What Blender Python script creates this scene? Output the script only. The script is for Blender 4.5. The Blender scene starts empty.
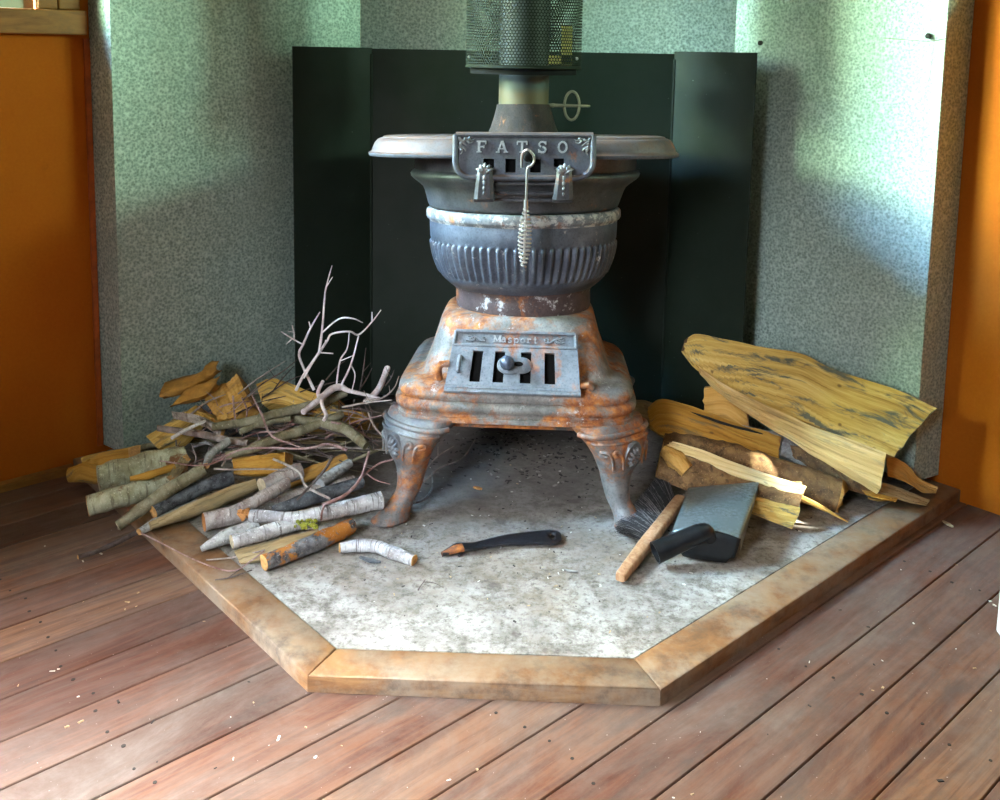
import bpy, bmesh, math, random
from mathutils import Vector, Matrix, noise
random.seed(7)
C = bpy.context.scene.collection
S = 2 ** -.5
PI = math.pi
# ------------------------------------------------------------------ camera (metres; the origin is the floor of the room corner)
CX, CY, CZ = 0.0645, -3.1264, 0.98
YAW, PITCH, ROLL, FPX, PPY = -0.0508, 0.12423, 0.01764, 973.7, 174.04
FW = Vector((math.sin(YAW) * math.cos(PITCH), math.cos(YAW) * math.cos(PITCH), -math.sin(PITCH)))
R0 = Vector((math.cos(YAW), -math.sin(YAW), 0)); U0 = R0.cross(FW)
RR = R0 * math.cos(ROLL) + U0 * math.sin(ROLL); UU = U0 * math.cos(ROLL) - R0 * math.sin(ROLL)
CAMP = Vector((CX, CY, CZ))
cd = bpy.data.cameras.new('camera'); cam = bpy.data.objects.new('camera', cd); C.objects.link(cam)
cam.matrix_world = Matrix.Translation(CAMP) @ Matrix((RR, UU, -FW)).transposed().to_4x4()
cd.sensor_width = 36; cd.sensor_fit = 'HORIZONTAL'; cd.lens = FPX * 36 / 1000; cd.shift_y = -(400 - PPY) / 1000
cd.clip_start = .05
bpy.context.scene.camera = cam
def ray(x, y): return FW + RR * ((x - 500) / FPX) + UU * ((PPY - y) / FPX)
def P(x, y, z):                     # the survey point seen there at height z
    d = ray(x, y); return CAMP + d * ((z - CZ) / d.z)
def Q(x, y, Y):                     # the survey point seen there at depth Y
    d = ray(x, y); return CAMP + d * ((Y - CY) / d.y)
def mpp(p): return (p - CAMP).dot(FW) / FPX      # metres per pixel at a point
# ------------------------------------------------------------------ mesh builder
ORG = {}
class MB:
    def __init__(s): s.v = []; s.f = []; s.u = []; s.m = []
    def vert(s, p): s.v.append(Vector(p)); return len(s.v) - 1
    def face(s, idx, uv=None, m=0):
        s.f.append(tuple(idx)); s.u.append(uv or [(s.v[i].x + s.v[i].z, s.v[i].y + s.v[i].z) for i in idx]); s.m.append(m)
    def box(s, c, d, M=None, m=0):
        c = Vector(c); b = len(s.v)
        for k in range(8):
            p = Vector(((k & 1) - .5, (k >> 1 & 1) - .5, (k >> 2) - .5)) * 1
            p = c + Vector((p.x * d[0], p.y * d[1], p.z * d[2]))
            s.v.append(M @ p if M else p)
        for q in ((0, 2, 3, 1), (4, 5, 7, 6), (0, 1, 5, 4), (2, 6, 7, 3), (0, 4, 6, 2), (1, 3, 7, 5)): s.face([b + i for i in q], m=m)
    def loft(s, rings, closed=True, caps=(True, True), m=0, capm=None, v0=0.):
        n = len(rings[0]); b = len(s.v)
        for r in rings: s.v.extend(Vector(p) for p in r)
        L = v0
        for i in range(len(rings) - 1):
            d = (Vector(rings[i + 1][0]) - Vector(rings[i][0])).length
            acc = 0.
            for j in range(n if closed else n - 1):
                k = (j + 1) % n
                w = (Vector(rings[i][k]) - Vector(rings[i][j])).length
                s.face((b + i * n + j, b + i * n + k, b + (i + 1) * n + k, b + (i + 1) * n + j),
                       [(acc, L), (acc + w, L), (acc + w, L + d), (acc, L + d)], m)
                acc += w
            L += d
        cm = m if capm is None else capm
        if closed:
            if caps[0]: s.fan([b + j for j in range(n)][::-1], cm)
            if caps[1]: s.fan([b + (len(rings) - 1) * n + j for j in range(n)], cm)
    def fan(s, idx, m=0):
        c = Vector((0, 0, 0))
        for i in idx: c += s.v[i]
        k = s.vert(c / len(idx))
        for a in range(len(idx)):
            s.face((idx[a], idx[(a + 1) % len(idx)], k), [(0, 0), (.01, 0), (.005, .01)], m)
    def lathe(s, prof, cx, cy, n=64, caps=(True, True), fn=None, m=0):
        rings = []
        for r, z in prof:
            ring = []
            for j in range(n):
                a = 2 * PI * j / n
                rr = fn(r, z, a) if fn else r
                ring.append(Vector((cx + rr * math.cos(a), cy + rr * math.sin(a), z)))
            rings.append(ring)
        s.loft(rings, True, caps, m)
    def tube(s, pts, rad, n=8, caps=(True, True), m=0, capm=None, rough=0., seed=0., jag=(0, 0)):
        rings = tube_rings(pts, rad, n, rough, seed, jag); s.loft(rings, True, caps, m, capm)
    def ball(s, c, r, n=12, sc=(1, 1, 1), m=0):
        c = Vector(c); rings = []
        for i in range(n // 2 + 1):
            t = PI * i / (n // 2); t = min(max(t, .02), PI - .02)
            rings.append([c + Vector((r * sc[0] * math.sin(t) * math.cos(2 * PI * j / n), r * sc[1] * math.sin(t) * math.sin(2 * PI * j / n), -r * sc[2] * math.cos(t))) for j in range(n)])
        s.loft(rings, True, (True, True), m)
    def prism(s, poly, z0, z1, m=0):
        s.loft([[Vector((x, y, z0)) for x, y in poly], [Vector((x, y, z1)) for x, y in poly]], m=m)
    def map(s, fn): s.v = [fn(p) for p in s.v]; return s
    def build(s, name, mats, parent=None, smooth=True, org=None, angle=40, bevel=None):
        if not isinstance(mats, (list, tuple)): mats = [mats]
        if parent is not None: o3 = ORG[parent.name]
        elif org is not None: o3 = Vector(org)
        else:
            zs = min(p.z for p in s.v); cx = sum(p.x for p in s.v) / len(s.v); cy = sum(p.y for p in s.v) / len(s.v); o3 = Vector((cx, cy, zs))
        me = bpy.data.meshes.new(name)
        me.from_pydata([tuple(p - o3) for p in s.v], [], s.f)
        uvl = me.uv_layers.new(name='UVMap'); k = 0
        flat = [c for face in s.u for uv in face for c in uv]
        uvl.data.foreach_set('uv', flat)
        me.polygons.foreach_set('material_index', s.m)
        for mt in mats: me.materials.append(mt)
        bm = bmesh.new(); bm.from_mesh(me); bmesh.ops.recalc_face_normals(bm, faces=bm.faces)
        bm.to_mesh(me); bm.free()
        if smooth:
            me.polygons.foreach_set('use_smooth', [True] * len(me.polygons))
            me.set_sharp_from_angle(angle=math.radians(angle))
        me.update()
        o = bpy.data.objects.new(name, me); C.objects.link(o)
        if parent is not None: o.parent = parent
        else: o.location = o3
        ORG[o.name] = o3
        if bevel:
            b = o.modifiers.new('bevel', 'BEVEL'); b.width = bevel; b.segments = 2; b.limit_method = 'ANGLE'
        return o
def catmull(pts, per=6):
    pts = [Vector(p) for p in pts]
    if len(pts) == 2: return [pts[0].lerp(pts[1], i / per) for i in range(per + 1)]
    out = []
    for i in range(len(pts) - 1):
        a = pts[i - 1] if i else pts[0] * 2 - pts[1]; b = pts[i]; c = pts[i + 1]
        d = pts[i + 2] if i + 2 < len(pts) else c * 2 - b
        for k in range(per):
            t = k / per
            out.append(.5 * ((2 * b) + (c - a) * t + (2 * a - 5 * b + 4 * c - d) * t * t + (3 * b - a - 3 * c + d) * t ** 3))
    out.append(pts[-1]); return out
def lerps(vals, n):
    out = []
    for i in range(n):
        t = i / (n - 1) * (len(vals) - 1); k = min(int(t), len(vals) - 2) if len(vals) > 1 else 0
        out.append(vals[k] + (vals[k + 1] - vals[k]) * (t - k) if len(vals) > 1 else vals[0])
    return out
def tube_rings(pts, rad, n=8, rough=0., seed=0., jag=(0, 0)):
    rings = []; up = None; N = len(pts)
    for i, p in enumerate(pts):
        t = (pts[min(i + 1, N - 1)] - pts[max(i - 1, 0)]).normalized()
        if up is None:
            up = Vector((0, 0, 1)) if abs(t.z) < .9 else Vector((0, 1, 0))
        x = up.cross(t).normalized(); y = t.cross(x); up = y
        ring = []
        r = rad[i] if isinstance(rad, (list, tuple)) else rad
        for j in range(n):
            a = 2 * PI * j / n
            k = 1.
            if rough:
                q = p * 40 + Vector((math.cos(a), math.sin(a), seed)) * .9
                k += rough * noise.noise(q) + rough * .5 * noise.noise(p * 110 + Vector((math.cos(a) * 2, math.sin(a) * 2, seed)))
            pp = p + (x * math.cos(a) + y * math.sin(a)) * r * k
            if jag[0] and i == 0: pp -= t * jag[0] * random.uniform(-.4, 1)
            if jag[1] and i == N - 1: pp += t * jag[1] * random.uniform(-.4, 1)
            ring.append(pp)
        rings.append(ring)
    return rings
def props(o, label=None, cat=None, group=None, kind=None):
    if label: o['label'] = label
    if cat: o['category'] = cat
    if group: o['group'] = group
    if kind: o['kind'] = kind
    return o
def thing(name, label, cat, loc, group=None, kind=None):
    o = bpy.data.objects.new(name, None); C.objects.link(o); o.location = loc; o.empty_display_size = .05
    ORG[o.name] = Vector(loc); return props(o, label, cat, group, kind)
# ------------------------------------------------------------------ materials
class N:
    def __init__(s, name, coord='Object'):
        s.m = bpy.data.materials.new(name); s.m.use_nodes = True; s.t = s.m.node_tree; s.n = s.t.nodes; s.l = s.t.links
        s.b = s.n['Principled BSDF']; s.co = s.n.new('ShaderNodeTexCoord').outputs[coord]
    def lk(s, a, b):
        if isinstance(a, bpy.types.NodeSocket): s.l.new(a, b)
        else: b.default_value = a
    def mp(s, scale=(1, 1, 1), rot=(0, 0, 0), loc=(0, 0, 0), src=None):
        n = s.n.new('ShaderNodeMapping'); s.l.new(src or s.co, n.inputs[0]); n.inputs['Scale'].default_value = scale
        n.inputs['Rotation'].default_value = rot; n.inputs['Location'].default_value = loc; return n.outputs[0]
    def noise(s, scale, detail=6, rough=.6, dist=0., vec=None, color=False):
        n = s.n.new('ShaderNodeTexNoise'); s.l.new(vec or s.co, n.inputs['Vector']); n.inputs['Scale'].default_value = scale
        n.inputs['Detail'].default_value = detail; n.inputs['Roughness'].default_value = rough; n.inputs['Distortion'].default_value = dist
        return n.outputs['Color' if color else 'Fac']
    def voro(s, scale, vec=None, out='Distance', feat='F1'):
        n = s.n.new('ShaderNodeTexVoronoi'); s.l.new(vec or s.co, n.inputs['Vector']); n.inputs['Scale'].default_value = scale; n.feature = feat
        return n.outputs[out]
    def ramp(s, f, stops):
        n = s.n.new('ShaderNodeValToRGB'); s.l.new(f, n.inputs[0]); e = n.color_ramp.elements
        while len(e) < len(stops): e.new(.5)
        for el, (p, c) in zip(e, stops):
            el.position = p; el.color = (c, c, c, 1) if isinstance(c, (int, float)) else (*c, 1)
        return n.outputs[0]
    def mix(s, f, a, b, mode='MIX'):
        n = s.n.new('ShaderNodeMix'); n.data_type = 'RGBA'; n.blend_type = mode
        s.lk(f, n.inputs[0])
        for v, k in ((a, 6), (b, 7)):
            if isinstance(v, tuple): v = (*v, 1) if len(v) == 3 else v
            s.lk(v, n.inputs[k])
        return n.outputs[2]
    def math(s, op, a, b=0.):
        n = s.n.new('ShaderNodeMath'); n.operation = op; s.lk(a, n.inputs[0]); s.lk(b, n.inputs[1]); return n.outputs[0]
    def sep(s, v=None):
        n = s.n.new('ShaderNodeSeparateXYZ'); s.l.new(v or s.co, n.inputs[0]); return n.outputs
    def attr(s, name):
        n = s.n.new('ShaderNodeAttribute'); n.attribute_name = name; return n
    def rnd(s): return s.n.new('ShaderNodeObjectInfo').outputs['Random']
    def col(s, c): s.lk((*c, 1) if isinstance(c, tuple) else c, s.b.inputs['Base Color']); return s
    def set(s, rough=None, metal=None, spec=None):
        if rough is not None: s.lk(rough, s.b.inputs['Roughness'])
        if metal is not None: s.lk(metal, s.b.inputs['Metallic'])
        if spec is not None: s.lk(spec, s.b.inputs['Specular IOR Level'])
        return s
    def bump(s, h, strength=.3, dist=.003):
        n = s.n.new('ShaderNodeBump'); s.l.new(h, n.inputs['Height']); n.inputs['Strength'].default_value = strength; n.inputs['Distance'].default_value = dist
        s.l.new(n.outputs[0], s.b.inputs['Normal']); return s
def m_floor():
    n = N('worn_floorboard'); a = n.attr('plank'); 
    g = n.mp((2.6, 42, 1)); off = n.n.new('ShaderNodeVectorMath'); off.operation = 'ADD'; n.l.new(g, off.inputs[0])
    sc = n.n.new('ShaderNodeVectorMath'); sc.operation = 'SCALE'; n.l.new(a.outputs['Color'], sc.inputs[0]); sc.inputs['Scale'].default_value = 30; n.l.new(sc.outputs[0], off.inputs[1])
    v = off.outputs[0]
    grain = n.noise(1.6, 8, .62, .6, v)
    base = n.ramp(n.math('ADD', n.math('MULTIPLY', a.outputs['Fac'], .55), n.math('MULTIPLY', grain, .5)), [(.25, (.045, .017, .010)), (.45, (.105, .038, .021)), (.62, (.15, .066, .034)), (.85, (.18, .098, .054))])
    c = n.mix(n.ramp(grain, [(.38, .75), (.55, 0.)]), base, (.06, .022, .014))
    # worn grey patches and dust
    wear = n.ramp(n.noise(3.4, 10, .76, .5, n.mp((.8, 2., 1))), [(.38, 0.), (.66, .75)])
    c = n.mix(wear, c, n.mix(n.noise(30, 4), (.09, .07, .056), (.20, .165, .142)))
    dirt = n.ramp(n.noise(5., 9, .75, 0., n.mp((1, 3, 1))), [(.52, 0.), (.72, .8)])
    c = n.mix(dirt, c, (.06, .05, .045))
    sp = n.ramp(n.noise(160, 3, .6), [(.70, 0.), (.76, .6)])
    c = n.mix(sp, c, (.5, .45, .42))
    n.col(c).set(n.ramp(n.noise(9, 5), [(.3, .42), (.7, .66)]), 0, .28).bump(n.math('ADD', grain, n.math('MULTIPLY', n.noise(60, 5), .4)), .25, .002)
    return n.m
def m_wood(name, c1, c2, c3, scale=(40, 40, 3), dirt=(.05, .04, .03), dirtamt=.5, rough=.6, coord='Object', worn=None, bs=.3):
    n = N(name, coord); v = n.mp(scale)
    if coord == 'UV':
        off = n.n.new('ShaderNodeVectorMath'); off.operation = 'ADD'; n.l.new(v, off.inputs[0]); n.l.new(n.math('MULTIPLY', n.rnd(), 40.), off.inputs[1]); v = off.outputs[0]
    g = n.noise(1., 8, .6, .8, v)
    c = n.ramp(g, [(.3, c1), (.5, c2), (.72, c3)])
    if worn:
        c = n.mix(n.ramp(n.noise(9, 7, .7), [(.40, 0.), (.62, worn[1])]), c, worn[0])
    c = n.mix(n.ramp(n.noise(14, 7, .72), [(.5, 0.), (.72, dirtamt)]), c, dirt)
    n.col(c).set(rough, 0, .3).bump(g, bs, .003); return n.m
def m_split(name, c1, c2, c3, dark=(.05, .055, .045), damt=.7, seed=0.):
    n = N(name, 'UV'); v = n.mp((130, 5, 1), loc=(seed, seed * 2, 0))
    g = n.noise(1., 9, .62, .5, v); g2 = n.noise(1., 6, .6, 1.2, n.mp((38, 4, 1), loc=(seed + 3, 0, 0)))
    c = n.ramp(n.math('ADD', n.math('MULTIPLY', g, .5), n.math('MULTIPLY', g2, .5)), [(.34, c1), (.5, c2), (.66, c3)])
    c = n.mix(n.ramp(g, [(.30, .6), (.42, 0.)]), c, tuple(x * .35 for x in c1))
    st = n.noise(1., 8, .7, .6, n.mp((34, 7, 1), loc=(7 + seed, 4 + seed, 0)))
    c = n.mix(n.ramp(st, [(.515, 0.), (.61, damt)]), c, n.mix(n.noise(60, 4), dark, tuple(x * 2.6 for x in dark)))
    kn = n.voro(22., n.mp((1, .7, 1), loc=(seed, seed, 0)))
    c = n.mix(n.ramp(kn, [(.05, .75), (.12, 0.)]), c, (.10, .055, .02))
    n.col(c).set(.72, 0, .25).bump(n.math('ADD', g, n.math('MULTIPLY', g2, .7)), .55, .004); return n.m
def m_bark(name, base, pale, darkc, band=(26, 160, 1), amt=.5, patch=None, spots=True, bs=.5, pth=.55):
    n = N(name, 'UV'); off = n.n.new('ShaderNodeVectorMath'); off.operation = 'ADD'; n.l.new(n.co, off.inputs[0]); n.l.new(n.math('MULTIPLY', n.rnd(), 9.), off.inputs[1]); u = off.outputs[0]
    f = n.noise(1., 6, .6, .3, n.mp(band, src=u)); pch = n.noise(28, 6, .66, .3, u)
    c = n.mix(n.ramp(pch, [(.38, 0.), (.6, 1.)]), base, pale)
    c = n.mix(n.ramp(f, [(.55, 0.), (.64, amt)]), c, darkc)
    c = n.mix(n.ramp(n.noise(13, 8, .74, .6, n.mp((1, .6, 1), loc=(2, 7, 0), src=u)), [(.47, 0.), (.66, .65)]), c, tuple(x * 1.7 for x in darkc))
    if patch:
        c = n.mix(n.ramp(n.noise(16, 5, .6, .4, n.mp(loc=(3, 5, 0), src=u)), [(pth, 0.), (pth + .05, 1.)]), c, patch)
    if spots: c = n.mix(n.ramp(n.noise(240, 3, .6, 0, u), [(.62, 0.), (.70, .7)]), c, tuple(min(1, x * 1.5 + .03) for x in pale))
    n.col(c).set(.75, 0, .25).bump(n.math('ADD', f, n.math('MULTIPLY', pch, 1.6)), min(1., bs * 1.5), .004); return n.m
def m_iron(name, base, hi, rust=.0, ash=.0, rough=.55, metal=.35, seed=0., grit=.3, dust=None):
    n = N(name); w = n.mp(loc=(seed, seed * .7, 0))
    a = n.noise(18, 8, .65, 0, w); b = n.noise(220, 4, .6, 0, w)
    c = n.mix(n.ramp(a, [(.35, 0.), (.68, 1.)]), base, hi)
    c = n.mix(n.ramp(b, [(.5, 0.), (.7, .5)]), c, tuple(x * .4 for x in base))
    if dust:
        up = n.sep(n.n.new('ShaderNodeNewGeometry').outputs['Normal'])[2]
        c = n.mix(n.math('MULTIPLY', n.ramp(up, [(.05, 0.), (.7, dust[1])]), n.ramp(n.noise(30, 7, .7, 0, w), [(.35, .3), (.65, 1.)])), c, dust[0])
    if rust:
        r = n.noise(9, 9, .72, .3, w); rr = n.ramp(r, [(.60 - rust * .32, 0.), (.70 - rust * .30, .95)])
        rc = n.ramp(n.noise(45, 6, .7, 0, w), [(.3, (.07, .020, .008)), (.48, (.26, .075, .014)), (.62, (.48, .17, .03)), (.78, (.62, .33, .12))])
        c = n.mix(rr, c, rc); n.lk(n.math('SUBTRACT', metal, n.math('MULTIPLY', rr, metal)), n.b.inputs['Metallic'])
    else: n.set(metal=metal)
    if ash:
        s = n.noise(34, 8, .78, .2, w); c = n.mix(n.ramp(s, [(.66 - ash * .2, 0.), (.72 - ash * .2, .85)]), c, n.mix(n.noise(120, 3), (.30, .30, .32), (.62, .60, .58)))
    n.col(c).set(rough).bump(n.math('ADD', n.math('MULTIPLY', a, .8), n.math('MULTIPLY', b, .5)), grit, .0025); return n.m
def m_plain(name, c, rough=.5, metal=0., var=.3, scale=30):
    n = N(name); n.col(n.mix(n.ramp(n.noise(scale, 6, .7), [(.35, 0.), (.7, 1.)]), tuple(x * (1 - var) for x in c), tuple(min(1, x * (1 + var)) for x in c))).set(rough, metal); return n.m
# ------------------------------------------------------------------ the setting
UL = Vector((-S, -S, 0)); UR = Vector((S, -S, 0))        # along each wall, away from the corner
NL = Vector((S, -S, 0)); NR = Vector((-S, -S, 0))        # into the room
HH = .029
M_FLOOR = m_floor()
M_ORANGE = (lambda n: (n.col(n.mix(n.ramp(n.noise(7, 8, .75), [(.62, 0.), (.74, .65)]),
            n.mix(n.ramp(n.noise(3, 8, .7), [(.3, 0.), (.7, 1.)]), n.mix(n.noise(170, 4, .7), (.30, .062, .003), (.44, .105, .005)), n.mix(n.noise(150, 3), (.36, .09, .004), (.48, .135, .008))), (.22, .05, .006))).set(.8, 0, .12).bump(n.noise(220, 4), .08, .001), n.m)[1])(N('orange_hardboard'))
def m_steel():
    n = N('galvanised_steel')
    g1 = n.noise(170, 5, .72, .2); g2 = n.noise(3.2, 6, .6, .5); g3 = n.voro(150)
    c = n.ramp(n.math('ADD', n.math('MULTIPLY', g1, .75), n.math('MULTIPLY', g3, .3)), [(.31, (.12, .17, .145)), (.5, (.32, .42, .37)), (.69, (.60, .72, .65))])
    c = n.mix(n.ramp(g2, [(.35, 0.), (.7, .45)]), c, (.28, .34, .30))
    c = n.mix(n.ramp(n.noise(150, 5, .75), [(.66, 0.), (.71, .8)]), c, (.05, .06, .05))
    c = n.mix(n.ramp(n.noise(11, 6, .7, .5, n.mp((1, 1, .25))), [(.62, 0.), (.8, .4)]), c, (.09, .10, .08))
    n.col(c).set(n.ramp(g1, [(.3, .62), (.7, .42)]), .25, .5).bump(g1, .12, .001); return n.m
M_STEEL = m_steel()
def m_screen():
    n = N('black_painted_steel'); sp = n.ramp(n.noise(85, 4, .62), [(.72, 0.), (.77, .5)])
    c = n.mix(n.noise(5, 6), (.004, .009, .005), (.011, .020, .012)); c = n.mix(sp, c, (.30, .36, .30))
    n.col(c).set(n.ramp(n.noise(12, 6), [(.3, .5), (.7, .7)]), .0, .3); return n.m
M_SCREEN = m_screen()
M_CEIL = m_plain('painted_board', (.30, .25, .17), .7)
M_TRIM = m_wood('dark_stained_timber', (.15, .055, .012), (.24, .095, .02), (.32, .14, .035), (8, 8, 60), worn=((.36, .17, .04), .3), rough=.5)
M_SASH = m_plain('pale_aluminium', (.46, .48, .38), .4, .3, .12)
M_HBOARD = m_wood('hearth_timber', (.11, .050, .020), (.19, .092, .036), (.27, .145, .058), (11, 11, 60), dirt=(.055, .042, .034), dirtamt=.85, worn=((.24, .19, .14), .85), rough=.58)
def m_slab():
    n = N('cement_sheet')
    c = n.mix(n.ramp(n.noise(6, 9, .72, .3), [(.34, 0.), (.62, 1.)]), (.18, .165, .15), (.42, .405, .375))
    c = n.mix(n.ramp(n.noise(16, 9, .78, .2), [(.46, 0.), (.62, .9)]), c, (.10, .085, .07))
    c = n.mix(n.ramp(n.noise(3.4, 7, .7, .6, n.mp(loc=(3, 1, 0))), [(.48, 0.), (.68, .75)]), c, (.20, .15, .10))
    c = n.mix(n.ramp(n.noise(70, 6, .8), [(.50, 0.), (.64, .75)]), c, (.07, .058, .05))
    # soot and ash trodden in under the stove
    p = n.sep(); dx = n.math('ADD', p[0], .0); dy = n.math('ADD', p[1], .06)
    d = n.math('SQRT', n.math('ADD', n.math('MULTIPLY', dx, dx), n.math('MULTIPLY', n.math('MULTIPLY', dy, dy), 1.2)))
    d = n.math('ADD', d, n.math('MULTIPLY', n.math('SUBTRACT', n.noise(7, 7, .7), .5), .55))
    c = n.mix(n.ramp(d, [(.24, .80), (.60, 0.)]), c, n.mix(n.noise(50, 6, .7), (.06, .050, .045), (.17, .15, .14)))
    n.col(c).set(.8, 0, .3).bump(n.math('ADD', n.noise(40, 6), n.math('MULTIPLY', n.noise(150, 4), .5)), .25, .002); return n.m
M_SLAB = m_slab()
# floor: boards run parallel to the left wall; the mesh is laid in the boards' own frame
def build_floor():
    b = MB(); cols = []; W = .0963; k = -1; v0 = .756 - 9 * W
    u_end = []
    R = Matrix.Rotation(math.radians(45), 4, 'Z')          # local x = (S, S), local y = (-S, S)
    v = v0
    while v < 3.4:
        u = .3 - random.uniform(0, 1.6)
        segs = [.3]
        segs.append(-4.4)
        segs[-1] = -4.4 if segs[-1] < -4.4 else segs[-1]
        for a, c in zip(segs[:-1], segs[1:]):
            r = random.random(); g = .0011
            x0, x1, y0, y1 = c + g * .5, a - g * .5, -(v + W) + g, -v - g
            dz = random.uniform(-.0006, 0); bv = .0013
            ring = lambda i, z: [Vector((x0 + i, y0 + i, z)), Vector((x1 - i, y0 + i, z)), Vector((x1 - i, y1 - i, z)), Vector((x0 + i, y1 - i, z))]
            nf = len(b.f); b.loft([ring(0, -.02), ring(0, dz - bv), ring(bv, dz)]); cols += [r] * (len(b.f) - nf)
        v += W
    nf = len(b.f)
    b.box((-2, -1.5, -.03), (6, 6, .016), m=1); cols += [0.] * (len(b.f) - nf)
    v = v0
    while v < 3.2:                                          # punched nail heads
        for u in [-.35 - .45 * i for i in range(9)]:
            for e in (.022, .074):
                nf = len(b.f); uu = u + random.uniform(-.012, .012); vv = -(v + e) + random.uniform(-.004, .004); rr = random.uniform(.0022, .0034)
                b.prism([(uu + rr * math.cos(t * PI / 4), vv + rr * math.sin(t * PI / 4)) for t in range(8)], -.003, .0003, m=1); cols += [0.] * (len(b.f) - nf)
        v += W
    o = b.build('floor', [M_FLOOR, m_plain('dark_gap', (.018, .014, .012), .8)], smooth=False, org=(0, 0, 0))
    o.rotation_euler = (0, 0, math.radians(45))
    me = o.data; ca = me.color_attributes.new('plank', 'FLOAT_COLOR', 'CORNER')
    i = 0
    for p, r in zip(me.polygons, cols):
        for _ in p.loop_indices: ca.data[i].color = (r, r, r, 1); i += 1
    return props(o, kind='structure')
FLOOR = build_floor()
def wall(name, u, n, opening, length=4.4, H=2.35):
    b = MB(); s0, s1, z0, z1 = opening; th = .10
    def bx(a, c, lo, hi):
        M = Matrix((u, n, Vector((0, 0, 1)))).transposed().to_4x4()
        b.box(((a + c) / 2, -th / 2, (lo + hi) / 2), (c - a, th, hi - lo), M)
    bx(-.1, s0, -.02, H); bx(s1, length, -.02, H); bx(s0, s1, -.02, z0); bx(s0, s1, z1, H)
    return props(b.build(name, M_ORANGE, smooth=False, org=(0, 0, 0)), kind='structure')
WIN_L = (1.475, 2.75, 1.055, 2.05); WIN_R = (1.50, 2.45, 1.135, 2.05)
wall('wall_left', UL, NL, WIN_L); wall('wall_right', UR, NR, WIN_R)
b = MB(); b.prism([(0, .15), (-3.2, -3.05), (-3.2, -4.8), (3.2, -4.8), (3.2, -3.05)], 2.36, 2.44); props(b.build('ceiling', M_CEIL, smooth=False), kind='structure')
def along(u, n): return Matrix((u, n, Vector((0, 0, 1)))).transposed().to_4x4()
def m_glass():
    n = N('window_glass'); t = n.n.new('ShaderNodeBsdfTransparent'); g = n.n.new('ShaderNodeBsdfGlossy'); g.inputs['Roughness'].default_value = .02
    t.inputs[0].default_value = (.93, .97, .94, 1); mx = n.n.new('ShaderNodeMixShader'); mx.inputs[0].default_value = .06
    n.l.new(t.outputs[0], mx.inputs[1]); n.l.new(g.outputs[0], mx.inputs[2])
    n.l.new(mx.outputs[0], n.n['Material Output'].inputs[0]); return n.m
M_GLASS = m_glass()
def window(name, u, n, op, sillz):
    s0, s1, z0, z1 = op; A = along(u, n)
    b = MB()                                             # timber casing standing proud of the wall
    b.box(((s0 + s1) / 2, .014, (sillz + z0) / 2 + .002), (s1 - s0 + .17, .034, z0 - sillz - .004), A)
    b.box(((s0 + s1) / 2, .014, z1 + .04), (s1 - s0 + .15, .03, .08), A)
    for a, c in ((s0 - .075, s0 - .03), (s0 - .028, s0 + .012), (s1 - .012, s1 + .07)):
        b.box(((a + c) / 2, .008, (z0 + z1) / 2), (c - a, .022, z1 - z0 - .002), A)
    fr = b.build(name, M_TRIM, smooth=False, bevel=.003); props(fr, kind='structure')
    b = MB(); w = .040                                   # pale sash set in the opening
    c = (s0 + s1) / 2
    for a, e in ((s0 + .012, c - .004), (c + .004, s1 - .012)):
        b.box(((a + e) / 2, -.03, z0 + w / 2), (e - a, .035, w), A); b.box(((a + e) / 2, -.03, z1 - w / 2), (e - a, .035, w), A)
        b.box((a + w / 2, -.03, (z0 + z1) / 2), (w, .034, z1 - z0 - 2 * w + .004), A); b.box((e - w / 2, -.03, (z0 + z1) / 2), (w, .034, z1 - z0 - 2 * w + .004), A)
    b.build('sash', M_SASH, fr, smooth=False)
    for a, e in ((s0 + .012, c - .004), (c + .004, s1 - .012)):
        b = MB(); b.box(((a + e) / 2, -.03, (z0 + z1) / 2), (e - a - 2 * w, .004, z1 - z0 - 2 * w), A); b.build('pane', M_GLASS, fr, smooth=False)
window('window_1', UL, NL, WIN_L, .998); window('window_2', UR, NR, WIN_R, 1.103)
b = MB(); b.box((2.95, .010, .009), (3.0, .020, .018), along(UL, NL))
props(b.build('baseboard_left', M_TRIM, smooth=False), kind='structure')
b = MB(); b.box((1.384, .004, .52), (.012, .008, .95), along(UL, NL)); props(b.build('trim_1', m_plain('orange_strip', (.40, .08, .008), .5), smooth=False), kind='structure')
# ------------------------------------------------------------------ galvanised lining and black screen
t = thing('wall_lining', 'mottled galvanised steel sheet lining the corner behind the stove', 'metal sheet', (0, -.30, .045))
OFF = .085; SE = 1.372; YC = -.56
def lining(pa, pb, z0=.046, z1=2.30):
    b = MB(); d = (pb - pa); n = Vector((d.y, -d.x, 0)).normalized()
    nx = 40
    rings = []
    for i in range(nx + 1):
        p = pa + d * i / nx
        o = n * (.0035 * noise.noise(p * 3.1) + .0012 * noise.noise(p * 9))
        rings.append([p + o + Vector((0, 0, z0)), p + o + Vector((0, 0, z1)), p + o - n * .002 + Vector((0, 0, z1)), p + o - n * .002 + Vector((0, 0, z0))])
    b.loft(rings); return b
L0 = UL * 1.358 + NL * OFF
kk = YC / S - 0
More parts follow.
